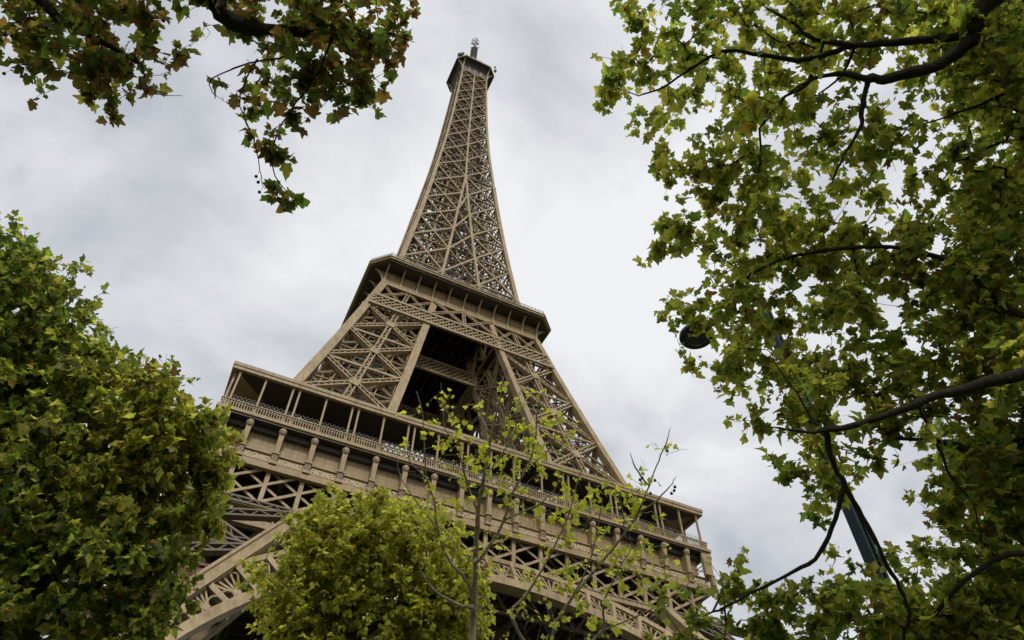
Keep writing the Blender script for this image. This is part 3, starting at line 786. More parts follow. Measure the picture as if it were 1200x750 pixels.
class Tree:
    def __init__(s, seed):
        s.rs = np.random.RandomState(seed); s.pt = []; s.par = []; s.rmin = []; s.tips = []
    def node(s, p, par, r=0.0):
        s.pt.append(np.asarray(p, float)); s.par.append(par); s.rmin.append(r); return len(s.pt) - 1
    def limb(s, pts, r0, r1, start=None, sub=4):
        """hand-laid limb; start = node to grow from (nearest if None and nodes exist)"""
        pts = [np.asarray(p, float) for p in pts]
        if s.pt and start is None:
            d = np.linalg.norm(np.array(s.pt) - pts[0], axis=1); start = int(d.argmin())
            if d.min() > 0.02:
                pts = [s.pt[start]] + pts
            last = start
        else: last = -1 if start is None else start
        if not s.pt or last == -1: last = s.node(pts[0], -1, r0)
        # smooth through the points
        A = np.array(pts); n = len(A); out_ = []
        for i in range(n - 1):
            p0, p1, p2, p3 = A[max(i - 1, 0)], A[i], A[i + 1], A[min(i + 2, n - 1)]
            for q in range(1, sub + 1):
                t_ = q / sub
                out_.append(0.5 * (2 * p1 + (p2 - p0) * t_ + (2 * p0 - 5 * p1 + 4 * p2 - p3) * t_ ** 2 + (3 * p1 - p0 - 3 * p2 + p3) * t_ ** 3))
        for i, p in enumerate(out_):
            f = (i + 1) / len(out_)
            rr_ = r0 + (r1 - r0) * f
            last = s.node(p + s.rs.normal(0, 0.003 + 0.10 * rr_, 3), last, rr_ * s.rs.uniform(0.86, 1.12))
        return last
    def fill(s, blobs, per_m3, shell=0.35, sag=0.04, rt=0.0035, step=0.22, th=0.9, cl=7, sp=0.17, sprig=0.12):
        """twigs grown from the nearest wood to tips scattered through the crown's volume"""
        tips = []
        for (c, rr, k) in blobs:
            c = np.asarray(c, float); n = max(1, int(per_m3 * k * 4.19 * rr[0] * rr[1] * th))
            nt_ = n; n = max(1, n // cl)
            d = s.rs.normal(size=(n, 3)); d /= np.linalg.norm(d, axis=1)[:, None]
            rad_ = s.rs.uniform(0, 1, (n, 1)) ** shell
            rad_ *= 1 + 0.25 * s.rs.normal(size=(n, 1)) * (rad_ > 0.8)
            # lumpy outline
            w = 1 + 0.16 * np.sin(d @ np.array((5.1, 2.3, 3.7)) + c[0] * 3) + 0.12 * np.sin(d @ np.array((-3.3, 6.1, 4.2)) + c[1] * 2)
            p = d * rad_ * w[:, None]
            p = p * np.minimum(1, 1.16 / (np.linalg.norm(p, axis=1)[:, None] + 1e-6))
            p = c + p[:, :1] * rr[0] * R + p[:, 1:2] * rr[1] * U + p[:, 2:] * rr[2] * F
            tips.append(p[s.rs.randint(0, n, nt_)] + s.rs.normal(0, min(sp, 0.3 * rr[0]), (nt_, 3)))
            ns = max(1, int(nt_ * sprig)); d = s.rs.normal(size=(ns, 3)); d /= np.linalg.norm(d, axis=1)[:, None]
            d *= 1 + np.minimum(s.rs.exponential(0.12, (ns, 1)), 0.3)
            tips.append(c + d[:, :1] * rr[0] * R + d[:, 1:2] * rr[1] * U + d[:, 2:] * rr[2] * F)
        tips = np.concatenate(tips)
        base = np.array(s.pt)
        d0 = np.array([np.min(((base - t_) ** 2).sum(1)) for t_ in tips])
        cap = len(base) + len(tips) * 40
        arr = np.empty((cap, 3)); arr[:len(base)] = base
        for ix in np.argsort(d0):
            t_ = tips[ix]; k = len(s.pt)
            dd = ((arr[:k] - t_) ** 2).sum(1)
            j = int(dd.argmin()); ln = math.sqrt(dd[j])
            if ln < 0.05: s.tips.append(j); continue
            n = max(2, int(ln / step)); a = s.pt[j]; last = j
            bend = s.rs.normal(0, 0.09, 3) * ln; 
            for q in range(1, n + 1):
                f = q / n
                p = a + (t_ - a) * f + bend * sin(f * pi) + np.array((0, 0, -sag * ln * sin(f * pi)))
                if q < n: p = p + s.rs.normal(0, 0.012, 3)
                arr[len(s.pt)] = p
                last = s.node(p, last, 0)
            s.tips.append(last)
        s.rt = rt
    def wood(s, name, mat, parent, loc, expo=0.42, nside=5):
        n = len(s.pt); cnt = np.zeros(n); kids = [[] for _ in range(n)]
        for i in range(n):
            if s.par[i] >= 0: kids[s.par[i]].append(i)
        for i in range(n - 1, -1, -1):
            if not kids[i]: cnt[i] = 1
            if s.par[i] >= 0: cnt[s.par[i]] += cnt[i]
        r = np.maximum(s.rt * cnt ** expo, np.array(s.rmin)); s.r = r
        cap = np.array([s.r[i] for i in range(n)])
        for i in range(n):                  # hardly thicker than the wood it grows from
            if s.par[i] >= 0: cap[i] = min(cap[i], cap[s.par[i]] * 1.08)
        mb = MB(); P_ = np.array(s.pt)
        used = np.zeros(n, bool)
        roots = [i for i in range(n) if s.par[i] < 0]
        stack = [(i, None) for i in roots]
        while stack:
            i, fr = stack.pop(); ch = [fr] if fr is not None else []
            cur = i
            while True:
                ch.append(cur)
                if not kids[cur]: break
                ks = sorted(kids[cur], key=lambda q: -cap[q])
                for q in ks[1:]: stack.append((q, cur))
                cur = ks[0]
            if len(ch) < 2: continue
            rr = cap[ch].copy()
            if fr is not None: rr[0] = min(rr[0], rr[1] * 1.25)
            rr[-1] *= 0.6
            big = rr.max()
            mb.tube(P_[ch] - loc, rr, 12 if big > 0.06 else (7 if big > 0.02 else 4))
        return mb.build(name, mat, parent, (0, 0, 0), smooth=True)
    def leaves(s, per_tip, size, palette, weights, back=4, droop=0.35, tilt=0.6, face=None, only=1.0, warm=None):
        pos, ax, nm, sz, ti = [], [], [], [], []
        pal = np.array(palette); rs = s.rs
        wts = np.array(weights, float); wts /= wts.sum()
        for tip in s.tips:
            if rs.rand() > only: continue
            chain = [tip]
            while len(chain) < back + 1 and s.par[chain[-1]] >= 0 and s.rmin[chain[-1]] == 0: chain.append(s.par[chain[-1]])
            n = max(1, rs.poisson(per_tip)); base_c = pal[rs.choice(len(pal), p=wts)]
            pw = wts
            if warm is not None and np.linalg.norm(s.pt[tip] - warm[0]) < warm[1] * rs.uniform(0.6, 1.3): pw = np.array(warm[2], float); pw = pw / pw.sum(); base_c = pal[rs.choice(len(pal), p=pw)]
            for q in range(n):
                if len(chain) > 1:
                    f = rs.uniform(0, 1) ** 1.5 * (len(chain) - 1); i0 = int(f); fr = f - i0
                    a, b_ = s.pt[chain[i0]], s.pt[chain[min(i0 + 1, len(chain) - 1)]]
                    p = a + (b_ - a) * fr; dr = a - b_
                else: p = s.pt[tip]; dr = rs.normal(size=3)
                dr = dr / (np.linalg.norm(dr) + 1e-6)
                a_ = dr * 0.6 + rs.normal(0, 0.75, 3) + np.array((0, 0, -droop))
                nn_ = np.array((0, 0, 1.0)) + rs.normal(0, tilt, 3)
                if face is not None: nn_ = nn_ + face
                pos.append(p); ax.append(a_); nm.append(nn_)
                sz.append(size * np.clip(rs.lognormal(-0.05, 0.38), 0.35, 1.9))
                c = base_c if rs.rand() < 0.6 else pal[rs.choice(len(pal), p=pw)]
                ti.append(np.clip(c * rs.uniform(0.75, 1.25) * (1 + rs.normal(0, 0.07, 3)), 0.004, 0.9))
        return [np.array(v) for v in (pos, ax, nm, sz, ti)]

def crown(parent, loc, data, rs, name='crown'):
    pos, ax, nm, sz, ti = data
    me = leaves_mesh(name, pos - loc, ax, nm, sz, ti, rs)
    return link(name, me, LEAF, parent, (0, 0, 0))

def B(px, py, rpx, z, k=1.0, depth=1.0):
    """a lobe of a crown, given where it sits and how wide it looks"""
    r = rpx * z / FPX
    return (P(px, py, z), (r, r, r * depth), k)

def seed_balls(parent, loc, tree, spots, r=0.014):
    first = None
    for (px, py, z) in spots:
        c = P(px, py, z); d = np.linalg.norm(np.array(tree.pt) - c, axis=1); a = tree.pt[int(d.argmin())]
        if first is None:
            mb = MB(); prof = [(0, -r)] + [(r * sin(w), -r * cos(w)) for w in np.linspace(0.3, pi - 0.3, 7)] + [(0, r)]
            mb.lathe((0, 0, 0), prof, 10); mb.tube([(0, 0, r * 0.9), (0.004, 0, 0.05), (0, 0.004, 0.1)], 0.0016, 4)
            o = first = mb.build('seed_ball', SEED, parent, smooth=True)
        else: o = first.copy(); COL.objects.link(o); o.parent = parent
        o.location = a - loc + np.array((0, 0, -0.1 - r))

G1, G2, G3 = (0.065, 0.09, 0.016), (0.10, 0.122, 0.022), (0.155, 0.162, 0.032)
YL, BR, DK = (0.30, 0.25, 0.035), (0.115, 0.072, 0.02), (0.045, 0.065, 0.012)
YG, LIME = (0.215, 0.21, 0.042), (0.27, 0.30, 0.045)
FRESH = (0.36, 0.40, 0.03)

# --- tree at the left edge
foot = np.array((-32.3, -90.6, 0.0)); tr_ = Tree(11)
top = tr_.limb([foot, foot + (0.05, 0.0, 2.5), foot + (0.0, 0.1, 5.0), foot + (0.1, 0.0, 6.6)], 0.24, 0.17)
for (px, py, z, r) in ((-60, 560, 10.5, .07), (20, 420, 10.5, .06), (90, 480, 10.2, .06), (160, 520, 10.2, .05), (60, 640, 9.5, .06), (190, 640, 10.3, .05), (-90, 700, 9.5, .06), (150, 760, 10.0, .05)):
    e = P(px, py, z); s0 = tr_.pt[top]
    tr_.limb([s0 * 0.6 + e * 0.4 + (0, 0, -0.25), e], r, 0.02, start=top)
bl = [B(-60, 430, 150, 10.6), B(20, 380, 75, 10.6), B(5, 320, 45, 10.6, .8), B(55, 462, 74, 10.4), B(60, 540, 120, 10.2), B(140, 530, 76, 10.3), B(190, 500, 52, 10.3),
      B(215, 530, 50, 10.4), B(188, 600, 58, 10.4), B(60, 660, 130, 9.6), B(150, 695, 56, 10.2), B(-70, 640, 150, 9.6), B(0, 780, 130, 9.4, .6), B(105, 795, 78, 9.8, .8), B(238, 560, 26, 10.4, 1.2), B(218, 625, 24, 10.4, 1.2),
      B(185, 700, 26, 10.4), B(85, 428, 22, 10.4, .7), B(150, 440, 22, 10.3, .7), B(200, 450, 22, 10.3, .6), B(245, 500, 24, 10.4, 1.0), B(258, 545, 18, 10.4, 1.4), B(240, 600, 18, 10.4, 1.4)]
tr_.fill(bl, 84, shell=0.36, th=1.0, sp=0.22, cl=9, sprig=.2)
o = empty('leafy_tree', foot); tag(o, 'broad leafy green tree at the left edge, overlapping the tower gallery corner', 'tree', 'trees around the tower')
tr_.wood('trunk', BARK_D, o, foot)
crown(o, foot, tr_.leaves(7.5, 0.08, [G1, G2, G3, YG, BR, DK], [3, 5, 4.5, 2, .5, 1.2], tilt=0.8, droop=0.5, warm=(P(225, 520, 10.2), 1.7, [0.3, 1, 4, 7, .6, .1])), tr_.rs)

# --- clipped tree in front of the arch
foot = np.array((-26.9, -88.3, 0.0)); tr_ = Tree(23)
top = tr_.limb([foot, foot + (0.0, 0.06, 3), foot + (0.1, 0.0, 6.0), foot + (0.05, 0.1, 8.2)], 0.2, 0.13)
for (px, py, z) in ((360, 690, 15), (440, 650, 15), (510, 680, 15), (400, 730, 14.2), (470, 760, 14.5), (430, 620, 15.2), (330, 740, 15)):
    e = P(px, py, z); s0 = tr_.pt[top]; tr_.limb([s0 * 0.6 + e * 0.4 + (0, 0, -0.2), e], 0.05, 0.015, start=top)
bl = [B(385, 690, 80, 15, 1, .8), B(470, 690, 82, 15, 1, .8), B(348, 735, 38, 15), B(435, 635, 50, 15), B(525, 690, 50, 15), B(395, 625, 42, 15), B(490, 630, 40, 15), B(358, 672, 30, 15), B(420, 780, 110, 15, .7, .8),
      B(532, 735, 36, 15), B(520, 780, 60, 15, .6), B(352, 790, 50, 15, .6), B(365, 615, 22, 15, .8), B(445, 592, 18, 15, .6)]
tr_.fill(bl, 92, shell=0.40, cl=10, sp=0.24, sprig=.3)
o = empty('leafy_tree', foot); tag(o, 'rounded yellow green tree standing before the tower arch, lower than its neighbours', 'tree', 'trees around the tower')
tr_.wood('trunk', BARK_D, o, foot)
crown(o, foot, tr_.leaves(8, 0.073, [G3, YG, FRESH, LIME, YL, BR], [2.2, 4, 1.6, 5, 1, .3], tilt=0.75, droop=0.5), tr_.rs)

# --- young pale-stemmed tree
Z = 11.0
def PL(z, *q): return [P(x, y, z) for x, y in q]
b0 = P(553, 760, Z); foot = np.array((b0[0] + 0.05, b0[1] - 0.1, 0.0)); tr_ = Tree(37)
tr_.limb([foot, foot + (0, 0, 2.5), foot * 0.3 + b0 * 0.7] + PL(Z, (553, 750), (556, 700), (558, 640), (560, 600), (567, 560), (575, 510), (585, 470), (590, 440)), 0.075, 0.008)
limbs = [((555, 715), (547, 682), (525, 655), (513, 620), (508, 585), (500, 560), (497, 520), (495, 485), (488, 458)),
         ((551, 712), (530, 706), (505, 688), (492, 665), (498, 648)),
         ((558, 660), (575, 638), (590, 610), (600, 580), (616, 550), (627, 520), (630, 480), (640, 455)),
         ((560, 600), (545, 560), (537, 520), (530, 490), (512, 470)), ((567, 560), (590, 530), (605, 500), (608, 465)),
         ((513, 620), (490, 590), (470, 560), (465, 535)), ((575, 510), (560, 480), (565, 455)), ((537, 520), (520, 500), (522, 470)), ((590, 610), (640, 585), (660, 555)),
         ((616, 550), (645, 525), (655, 490)), ((500, 560), (480, 540), (478, 520))]
for i, l_ in enumerate(limbs): tr_.limb(PL(Z - 0.15 * (i % 3), *l_), 0.035 if i < 3 else 0.018, 0.005)
bl = [B(600, 480, 40, Z, 1, 1.0), B(520, 500, 45, Z), B(560, 540, 50, Z), B(630, 540, 45, Z), B(500, 590, 40, Z), B(590, 590, 50, Z), B(640, 500, 35, Z), B(540, 640, 40, Z, .6)]
tr_.fill(bl, 44, shell=0.5, sag=-0.08, rt=0.0028, cl=2, sp=0.2)
o = empty('young_tree', foot); tag(o, 'slender pale stemmed young tree with a few bright yellow green leaves before the gallery', 'tree', 'young trees before the tower')
tr_.wood('trunk', BARK_P, o, foot, expo=0.36)
crown(o, foot, tr_.leaves(2.3, 0.06, [FRESH, LIME, YL, G3], [6, 3, 1, .6], tilt=0.7, only=0.62), tr_.rs)

# --- second young tree, further right
Z = 9.6; b0 = P(640, 800, Z); foot = np.array((b0[0], b0[1] - 0.15, 0.0)); tr_ = Tree(41)
tr_.limb([foot, foot + (0, 0, 2.2), foot * 0.35 + b0 * 0.65, b0] , 0.06, 0.04)
limbs = [((645, 770), (650, 735), (670, 702), (710, 653), (732, 625), (748, 600), (760, 570), (772, 540), (782, 515), (786, 500)),
         ((640, 790), (600, 725), (614, 700), (635, 668), (650, 640), (668, 600), (678, 560), (690, 535)),
         ((660, 780), (705, 740), (707, 710), (722, 672), (742, 640)), ((748, 600), (765, 590), (785, 570), (792, 558)), ((732, 625), (728, 590), (715, 560)),
         ((670, 702), (690, 660), (700, 620), (705, 590)), ((760, 570), (745, 548), (738, 530)), ((705, 740), (760, 715), (800, 690), (830, 660))]
for i, l_ in enumerate(limbs): tr_.limb(PL(Z - 0.12 * (i % 3), *l_), 0.03 if i < 3 else 0.016, 0.004)
bl = [B(690, 580, 35, Z), B(735, 590, 38, Z), B(770, 545, 28, Z, .8), B(660, 620, 40, Z), B(720, 650, 45, Z), B(660, 690, 40, Z), B(690, 740, 40, Z), B(770, 660, 40, Z, .8), B(620, 700, 35, Z, .6)]
tr_.fill(bl, 52, shell=0.5, sag=-0.08, rt=0.0025, cl=2, sp=0.2)
o = empty('young_tree', foot); tag(o, 'thin twiggy young tree with dark seed balls, right of the pale stemmed young tree', 'tree', 'young trees before the tower')
tr_.wood('trunk', BARK_P, o, foot, expo=0.36)
crown(o, foot, tr_.leaves(2.3, 0.06, [FRESH, LIME, G3, G2], [6, 3, 1, .6], tilt=0.7, only=0.68), tr_.rs)
seed_balls(o, foot, tr_, [(778, 518, Z), (783, 560, Z), (771, 556, Z), (776, 562, Z), (790, 566, Z), (766, 575, Z), (742, 560, Z), (812, 590, Z), (758, 552, Z)], 0.022)

# --- large tree on the right, its limbs overhead
foot = np.array((-24.0, -104.6, 0.0)); tr_ = Tree(53)
top = tr_.limb([foot, foot + (0.0, 0.05, 3.5), foot + (0.1, 0.1, 6.5), foot + (0.15, 0.3, 8.6)], 0.36, 0.24)
RS = -0.2
def RL(z0, z1, q): return [P(x, y, RS + z0 + (z1 - z0) * i / (len(q) - 1)) for i, (x, y) in enumerate(q)]
a = tr_.limb(RL(6.6, 7.2, [(1360, -60), (1230, -50), (1152, 10), (1142, 45), (1100, 74), (1045, 90), (1018, 93), (985, 86), (955, 92), (925, 108)]), 0.10, 0.008, start=top)
tr_.limb(RL(6.9, 7.8, [(1146, 40), (1095, 45), (1030, 52), (1000, 53), (960, 67), (925, 70), (870, 60), (836, 64), (782, 100), (748, 112)]), 0.05, 0.008)
tr_.limb(RL(7.2, 7.4, [(1000, 53), (955, 46), (930, 28), (900, 10)]), 0.03, 0.01)
tr_.limb(RL(7.2, 7.0, [(1018, 93), (1010, 130), (1008, 152), (990, 180), (975, 215)]), 0.035, 0.01)
tr_.limb(RL(7.3, 7.4, [(960, 67), (945, 98), (922, 113), (890, 150)]), 0.03, 0.008)
tr_.limb(RL(7.3, 7.4, [(1000, 60), (985, 90), (960, 110)]), 0.02, 0.008)
tr_.limb(RL(5.6, 6.2, [(1400, 420), (1260, 425), (1190, 440), (1130, 455), (1075, 472), (1030, 490), (980, 503), (945, 506), (905, 500)]), 0.065, 0.007, start=top)
tr_.limb(RL(6.15, 6.3, [(968, 505), (975, 540), (990, 570), (1010, 605), (1035, 650), (1055, 690), (1066, 720), (1060, 745), (1064, 780)]), 0.03, 0.012)
tr_.limb(RL(6.2, 6.8, [(988, 570), (975, 620), (955, 655), (920, 675), (880, 695), (850, 712), (825, 722)]), 0.024, 0.008)
tr_.limb(RL(6.6, 7.0, [(1330, 560), (1200, 520), (1150, 530), (1110, 520), (1040, 512)]), 0.07, 0.015, start=top)
tr_.limb(RL(6.6, 7.4, [(1330, 420), (1200, 372), (1160, 345), (1120, 310), (1060, 292), (1000, 290), (930, 300), (880, 320)]), 0.045, 0.006, start=top)
tr_.limb(RL(7.0, 7.2, [(1350, 30), (1250, 70), (1170, 113), (1120, 133), (1085, 145)]), 0.035, 0.004, start=top)
tr_.limb(RL(6.0, 6.6, [(1370, 700), (1250, 660), (1180, 650), (1120, 690), (1090, 730)]), 0.045, 0.006, start=top)
tr_.limb(RL(6.3, 6.4, [(1075, 472), (1098, 520), (1115, 560), (1140, 590), (1150, 630)]), 0.018, 0.006)
tr_.limb(RL(6.3, 6.6, [(960, 505), (940, 470), (915, 435), (900, 410)]), 0.014, 0.005)
bl = [B(820, 396, 20, 7.0, 1.0), B(802, 428, 16, 7.1, 1.0), B(800, 715, 34, 7.0, .8), B(765, 742, 30, 7.0, .8), B(840, 690, 26, 6.9), B(705, 105, 18, 7.9, 1.2), B(712, 120, 16, 7.9), B(745, 20, 30, 7.8), B(745, 70, 26, 7.8), B(770, 195, 20, 7.7),
      B(785, 250, 26, 7.6), B(775, 300, 22, 7.6), B(1170, 60, 50, 6.6, 1.8), B(1195, 200, 50, 6.6, 2), B(1185, 290, 45, 6.6, 1.8), B(1195, 420, 50, 6.4, 2), B(1180, 540, 55, 6.3, 2), B(1130, 480, 50, 6.4, 1.5), B(1190, 660, 50, 6.2, 1.8), B(1150, 620, 50, 6.3, 1.4), B(1140, 760, 60, 6.1, 1.4), B(1060, 480, 36, 6.4), B(1130, 340, 50, 6.8), B(1020, 340, 50, 7), B(920, 310, 50, 7.3), B(1010, 440, 46, 6.7), B(1130, 110, 30, 7.0), B(1120, 190, 26, 7.0, .8),
      B(765, 40, 50, 7.8, .9), B(728, 105, 28, 7.8, .9), B(765, 150, 32, 7.8, .7), B(800, 110, 50, 7.8, .8), B(850, 40, 70, 7.6), B(810, 215, 45, 7.6), B(870, 270, 75, 7.5), B(800, 290, 32, 7.6, .9), B(850, 180, 65, 7.6),
      B(940, 40, 75, 7.4), B(940, 150, 85, 7.4), B(960, 250, 85, 7.4), B(830, 350, 42, 7.2), B(890, 380, 65, 7.2), B(830, 425, 34, 7.2, .9), B(900, 450, 60, 6.9), B(865, 490, 24, 6.9, .8), B(980, 380, 80, 7.0),
      B(1050, 280, 75, 7.2), B(1040, 40, 70, 7.2), B(1035, 150, 45, 7.2), B(1140, 40, 75, 7.0, 1.3), B(1190, 120, 55, 7.0, 1.3), B(1160, 260, 70, 7.0, 1.3), B(1090, 200, 32, 7.1, .8), B(1180, 350, 80, 6.8, 1.3), B(1090, 370, 70, 6.9),
      B(1060, 430, 50, 6.6), B(1160, 460, 70, 6.5, 1.3), B(970, 460, 50, 6.6), B(945, 545, 36, 6.6, .9), B(990, 545, 38, 6.4, .9), B(1030, 560, 26, 6.4, .6), B(1130, 560, 55, 6.4, 1.1), B(1185, 600, 75, 6.3, 1.5), B(1110, 640, 26, 6.4, .6), B(1140, 710, 65, 6.2, 1.3),
      B(1005, 680, 48, 6.5), B(940, 705, 50, 6.7), B(880, 695, 36, 6.9, .9), B(850, 740, 36, 6.9, .8), B(1050, 745, 50, 6.4), B(960, 760, 60, 6.6), B(1190, 720, 60, 6.0, 1.5), B(960, 590, 24, 6.5, .7), B(930, 500, 26, 6.7, .9), B(850, 665, 20, 6.9, .8), B(1030, 510, 24, 6.4, .7), B(905, 735, 36, 6.8), B(1010, 735, 40, 6.5), B(1100, 745, 45, 6.3),
      B(1260, 200, 110, 6.8, .8), B(1270, 480, 110, 6.3, .8), B(1260, 720, 110, 6, .8), B(1000, -70, 110, 7.2, .7), B(830, -50, 70, 7.6, .8), B(1170, -60, 100, 7, .7), B(1000, 840, 90, 6.5, .5), B(1150, 830, 90, 6.2, .6)]
bl += [B(955, 470, 26, 5.9, 1), B(940, 520, 22, 5.9, 1), B(975, 545, 20, 5.9, 1), B(965, 580, 16, 5.9, .9), B(920, 430, 26, 6.2, .8), B(1040, 725, 30, 5.8, 1), B(1025, 690, 16, 5.8, .8), B(1185, 25, 55, 6.2, .8), B(1120, 35, 30, 6.3, .7), B(1160, 440, 45, 5.5, .7), B(1085, 480, 24, 5.6, .7), B(1195, 360, 40, 5.8, .7), B(1190, 520, 40, 5.7, .9), B(1050, 660, 22, 5.8, .8), B(1060, 700, 26, 5.8, .8), B(1000, 505, 18, 5.8, .8), B(1100, 310, 26, 6.3, .8), B(1170, 350, 30, 6.2, .8)]
bl += [B(1185, 90, 70, 8, 2), B(1190, 240, 70, 8, 2), B(1185, 400, 70, 8, 2), B(1170, 540, 70, 7.6, 2), B(1170, 690, 80, 7.4, 2), B(1120, 30, 60, 8, 1.4)]
bl = [(CAM + (c - CAM) * 1.06, (r_[0] * 1.06, r_[1] * 1.06, r_[2] * 1.3), k * (0.85 if (c - CAM) @ R / ((c - CAM) @ F) < 0.34 else 1.0)) for c, r_, k in bl]
tr_.fill(bl, 98, shell=0.42, rt=0.0024, step=0.16, th=0.5, cl=5, sp=0.15)
o = empty('overhanging_tree', foot); tag(o, 'large green tree overhanging from the right edge on thick dark limbs', 'tree', 'overhanging trees')
tr_.wood('trunk', BARK_D, o, foot)
crown(o, foot, tr_.leaves(6.8, 0.065, [G1, G2, G3, YG, BR, LIME, YL], [3, 4, 5, 2.6, .6, .5, .4], tilt=0.42, droop=0.2, warm=(P(840, 280, 7.8), 2.6, [.8, 3, 5, 4.5, .4, 2, .4])), tr_.rs)

RS = 0.0
# --- brown-leaved tree above the top left corner
foot = np.array((-35.6, -102.6, 0.0)); tr_ = Tree(67)
top = tr_.limb([foot, foot + (0.0, 0.05, 3.5), foot + (0.1, 0.1, 6.0), foot + (0.3, 0.2, 7.6)], 0.34, 0.22)
tr_.limb(RL(6.0, 6.7, [(120, -160), (215, -70), (245, -10), (265, 20), (292, 32), (340, 35), (390, 42), (430, 55)]), 0.13, 0.02, start=top)
tr_.limb(RL(6.3, 6.3, [(-60, -100), (20, -30), (70, 20), (120, 50), (165, 75)]), 0.08, 0.01, start=top)
tr_.limb(RL(6.5, 6.6, [(345, 36), (335, 65), (300, 72), (268, 82), (246, 95), (250, 110)]), 0.014, 0.004)
tr_.limb(RL(6.5, 6.6, [(300, 72), (285, 100), (282, 125), (298, 165), (305, 200), (310, 222)]), 0.010, 0.003)
tr_.limb(RL(6.6, 6.6, [(390, 42), (370, 90), (340, 130), (322, 165), (320, 200), (335, 222), (348, 232)]), 0.012, 0.003)
tr_.limb(RL(6.6, 6.7, [(430, 55), (455, 40), (475, 45), (486, 50)]), 0.01, 0.003)
tr_.limb(RL(6.3, 6.4, [(165, 75), (175, 105), (195, 112), (215, 112)]), 0.007, 0.002)
tr_.limb(RL(6.4, 6.5, [(120, 50), (110, 95), (112, 125)]), 0.01, 0.003)
tr_.limb(RL(6.6, 6.6, [(375, 75), (395, 100), (405, 130)]), 0.01, 0.003)
bl = [B(60, 30, 60, 6.3, 1.2), B(135, 35, 65, 6.3, 1.1), B(0, 25, 60, 6.3, 1.1), B(190, 60, 26, 6.3, .8), B(115, 95, 30, 6.3, .9), B(30, 80, 32, 6.3, .9), B(215, 15, 36, 6.4, .7), B(150, 85, 34, 6.3, .9),
      B(330, 25, 60, 6.6), B(410, 35, 62, 6.6, 1.2), B(375, 85, 52, 6.6), B(430, 85, 38, 6.6, 1.2), B(320, 110, 36, 6.6, .6), B(455, 20, 34, 6.7, .9), B(400, 125, 28, 6.6, .8), B(335, 160, 24, 6.6, .6), B(315, 190, 20, 6.6, .9), B(325, 215, 18, 6.6, 1.2),
      B(270, 95, 24, 6.6, .3), B(280, 20, 40, 6.5, .6), B(60, -70, 90, 6.3, .7), B(220, -80, 80, 6.4, .7), B(380, -60, 80, 6.5, .8), B(-90, 20, 70, 6.3, .8), B(112, 118, 14, 6.4, .8)]
bl += [B(345, 195, 14, 6.6, 1.2), B(300, 130, 22, 6.6, .5), B(285, 110, 18, 6.6, .5), B(350, 140, 22, 6.6, .7), B(308, 165, 16, 6.6, .7), B(330, 228, 14, 6.6, 1.4)]
tr_.fill(bl, 108, shell=0.45, rt=0.0024, step=0.15, th=0.45, cl=4, sp=0.14, sprig=.25)
o = empty('overhanging_tree', foot); tag(o, 'brown tinged tree whose leafy boughs hang down from the top left corner', 'tree', 'overhanging trees')
tr_.wood('trunk', BARK_D, o, foot)
crown(o, foot, tr_.leaves(5.5, 0.07, [BR, (0.075, 0.046, 0.015), (0.085, 0.075, 0.017), G1, G2, DK, LIME], [3, 3, 4, 2.5, 1.5, 2, .25], tilt=0.55, droop=0.3), tr_.rs)
seed_balls(o, foot, tr_, [(3, 103, 6.3), (309, 200, 6.6), (309, 206, 6.6), (346, 240, 6.6), (343, 244, 6.6), (215, 36, 6.4), (312, 218, 6.6)], 0.016)

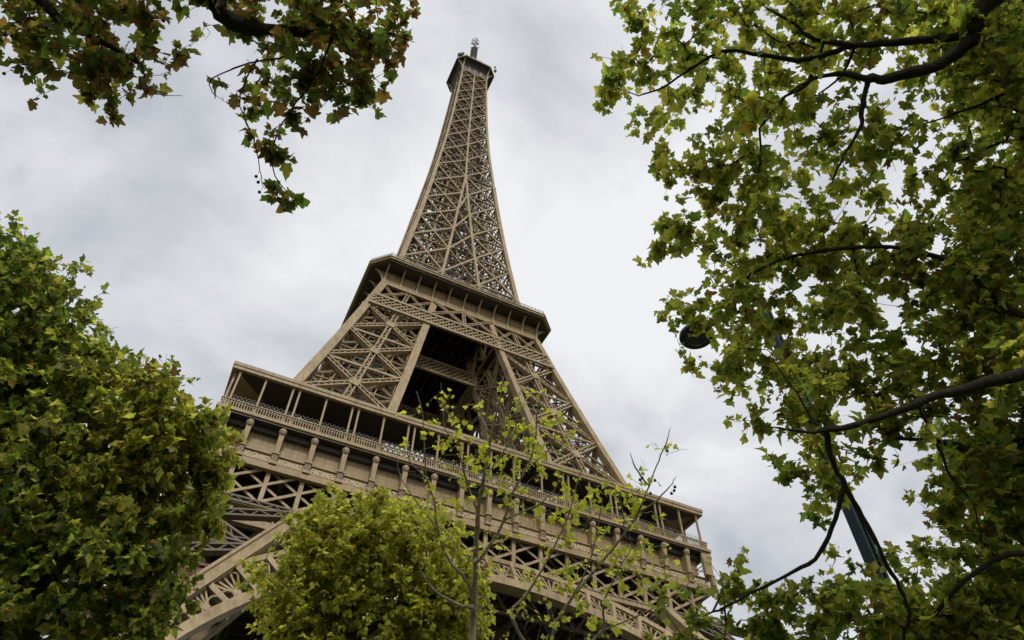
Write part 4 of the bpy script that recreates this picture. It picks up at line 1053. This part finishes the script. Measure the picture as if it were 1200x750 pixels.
# ------------------------------------------------------------------ lamp post
zl = 8.6
a = P(1050, 720, zl); foot = np.array((a[0], a[1], 0.0))
hgt = None
best = 1e9
for h_ in np.arange(6, 14, 0.01):            # height at which the pole ends
    v = np.array((foot[0], foot[1], h_)) - CAM; zc_ = v @ F
    y = 375 - FPX * (v @ U) / zc_
    if abs(y - 350) < best: best = abs(y - 350); hgt = h_
o = empty('lamp_post', foot); tag(o, 'dark teal lamp post with a round lamp, half hidden by the right tree', 'street lamp')
ang = math.atan2(R[1], R[0]) + 0.5
pm = MB(); ca_, sa_ = cos(ang), sin(ang)
def rot2(x, y): return (x * ca_ - y * sa_, x * sa_ + y * ca_)
for (x0, x1, y0, y1) in ((-0.085, -0.03, -0.075, 0.075), (0.03, 0.085, -0.075, 0.075), (-0.03, 0.03, -0.03, 0.03)):
    pts = [rot2(x0, y0), rot2(x1, y0), rot2(x1, y1), rot2(x0, y1)]
    pm.prism(pts, 0.0 if abs(x0 + x1) > 0.01 else 0.02, hgt if abs(x0 + x1) > 0.01 else hgt - 0.05)
pm.build('pole', TEAL, o)
pm = MB(); pm.prism([rot2(-0.2, -0.2), rot2(0.2, -0.2), rot2(0.2, 0.2), rot2(-0.2, 0.2)], 0.003, 0.5)
pm.build('base', TEAL, o)
# the lamp hangs on a level arm
hd = None; best = 1e9
for px in np.arange(805, 830, 1.0):
    d_ = P(px, 395, 1.0) - CAM; k = (hgt - 0.25 - CAM[2]) / d_[2]; q = CAM + d_ * k
    if abs(px - 817) < best: best = abs(px - 817); hd = q
arm = MB(); hl = hd - foot
arm.tube([(0, 0, hgt - 0.12), (hl[0] * 0.5, hl[1] * 0.5, hgt - 0.08), (hl[0], hl[1], hgt - 0.14)], 0.04, 8)
arm.tube([(0, 0, hgt - 0.9), (hl[0] * 0.25, hl[1] * 0.25, hgt - 0.35), (hl[0] * 0.5, hl[1] * 0.5, hgt - 0.09)], 0.022, 8)
arm.build('arm', TEAL, o)
lh = MB(); lh.lathe((hl[0], hl[1], hl[2]), [(0.0, 0.0), (0.25, 0.0), (0.34, 0.0), (0.355, 0.03), (0.34, 0.09), (0.16, 0.18), (0.0, 0.19)], 28)
lhead = lh.build('lamp_head', BLACK, o, smooth=False)
lh = MB(); lh.lathe((hl[0], hl[1], hl[2]), [(0.0, -0.02), (0.2, -0.02), (0.24, -0.004)], 24)
lh.build('lens', LGLASS, lhead)
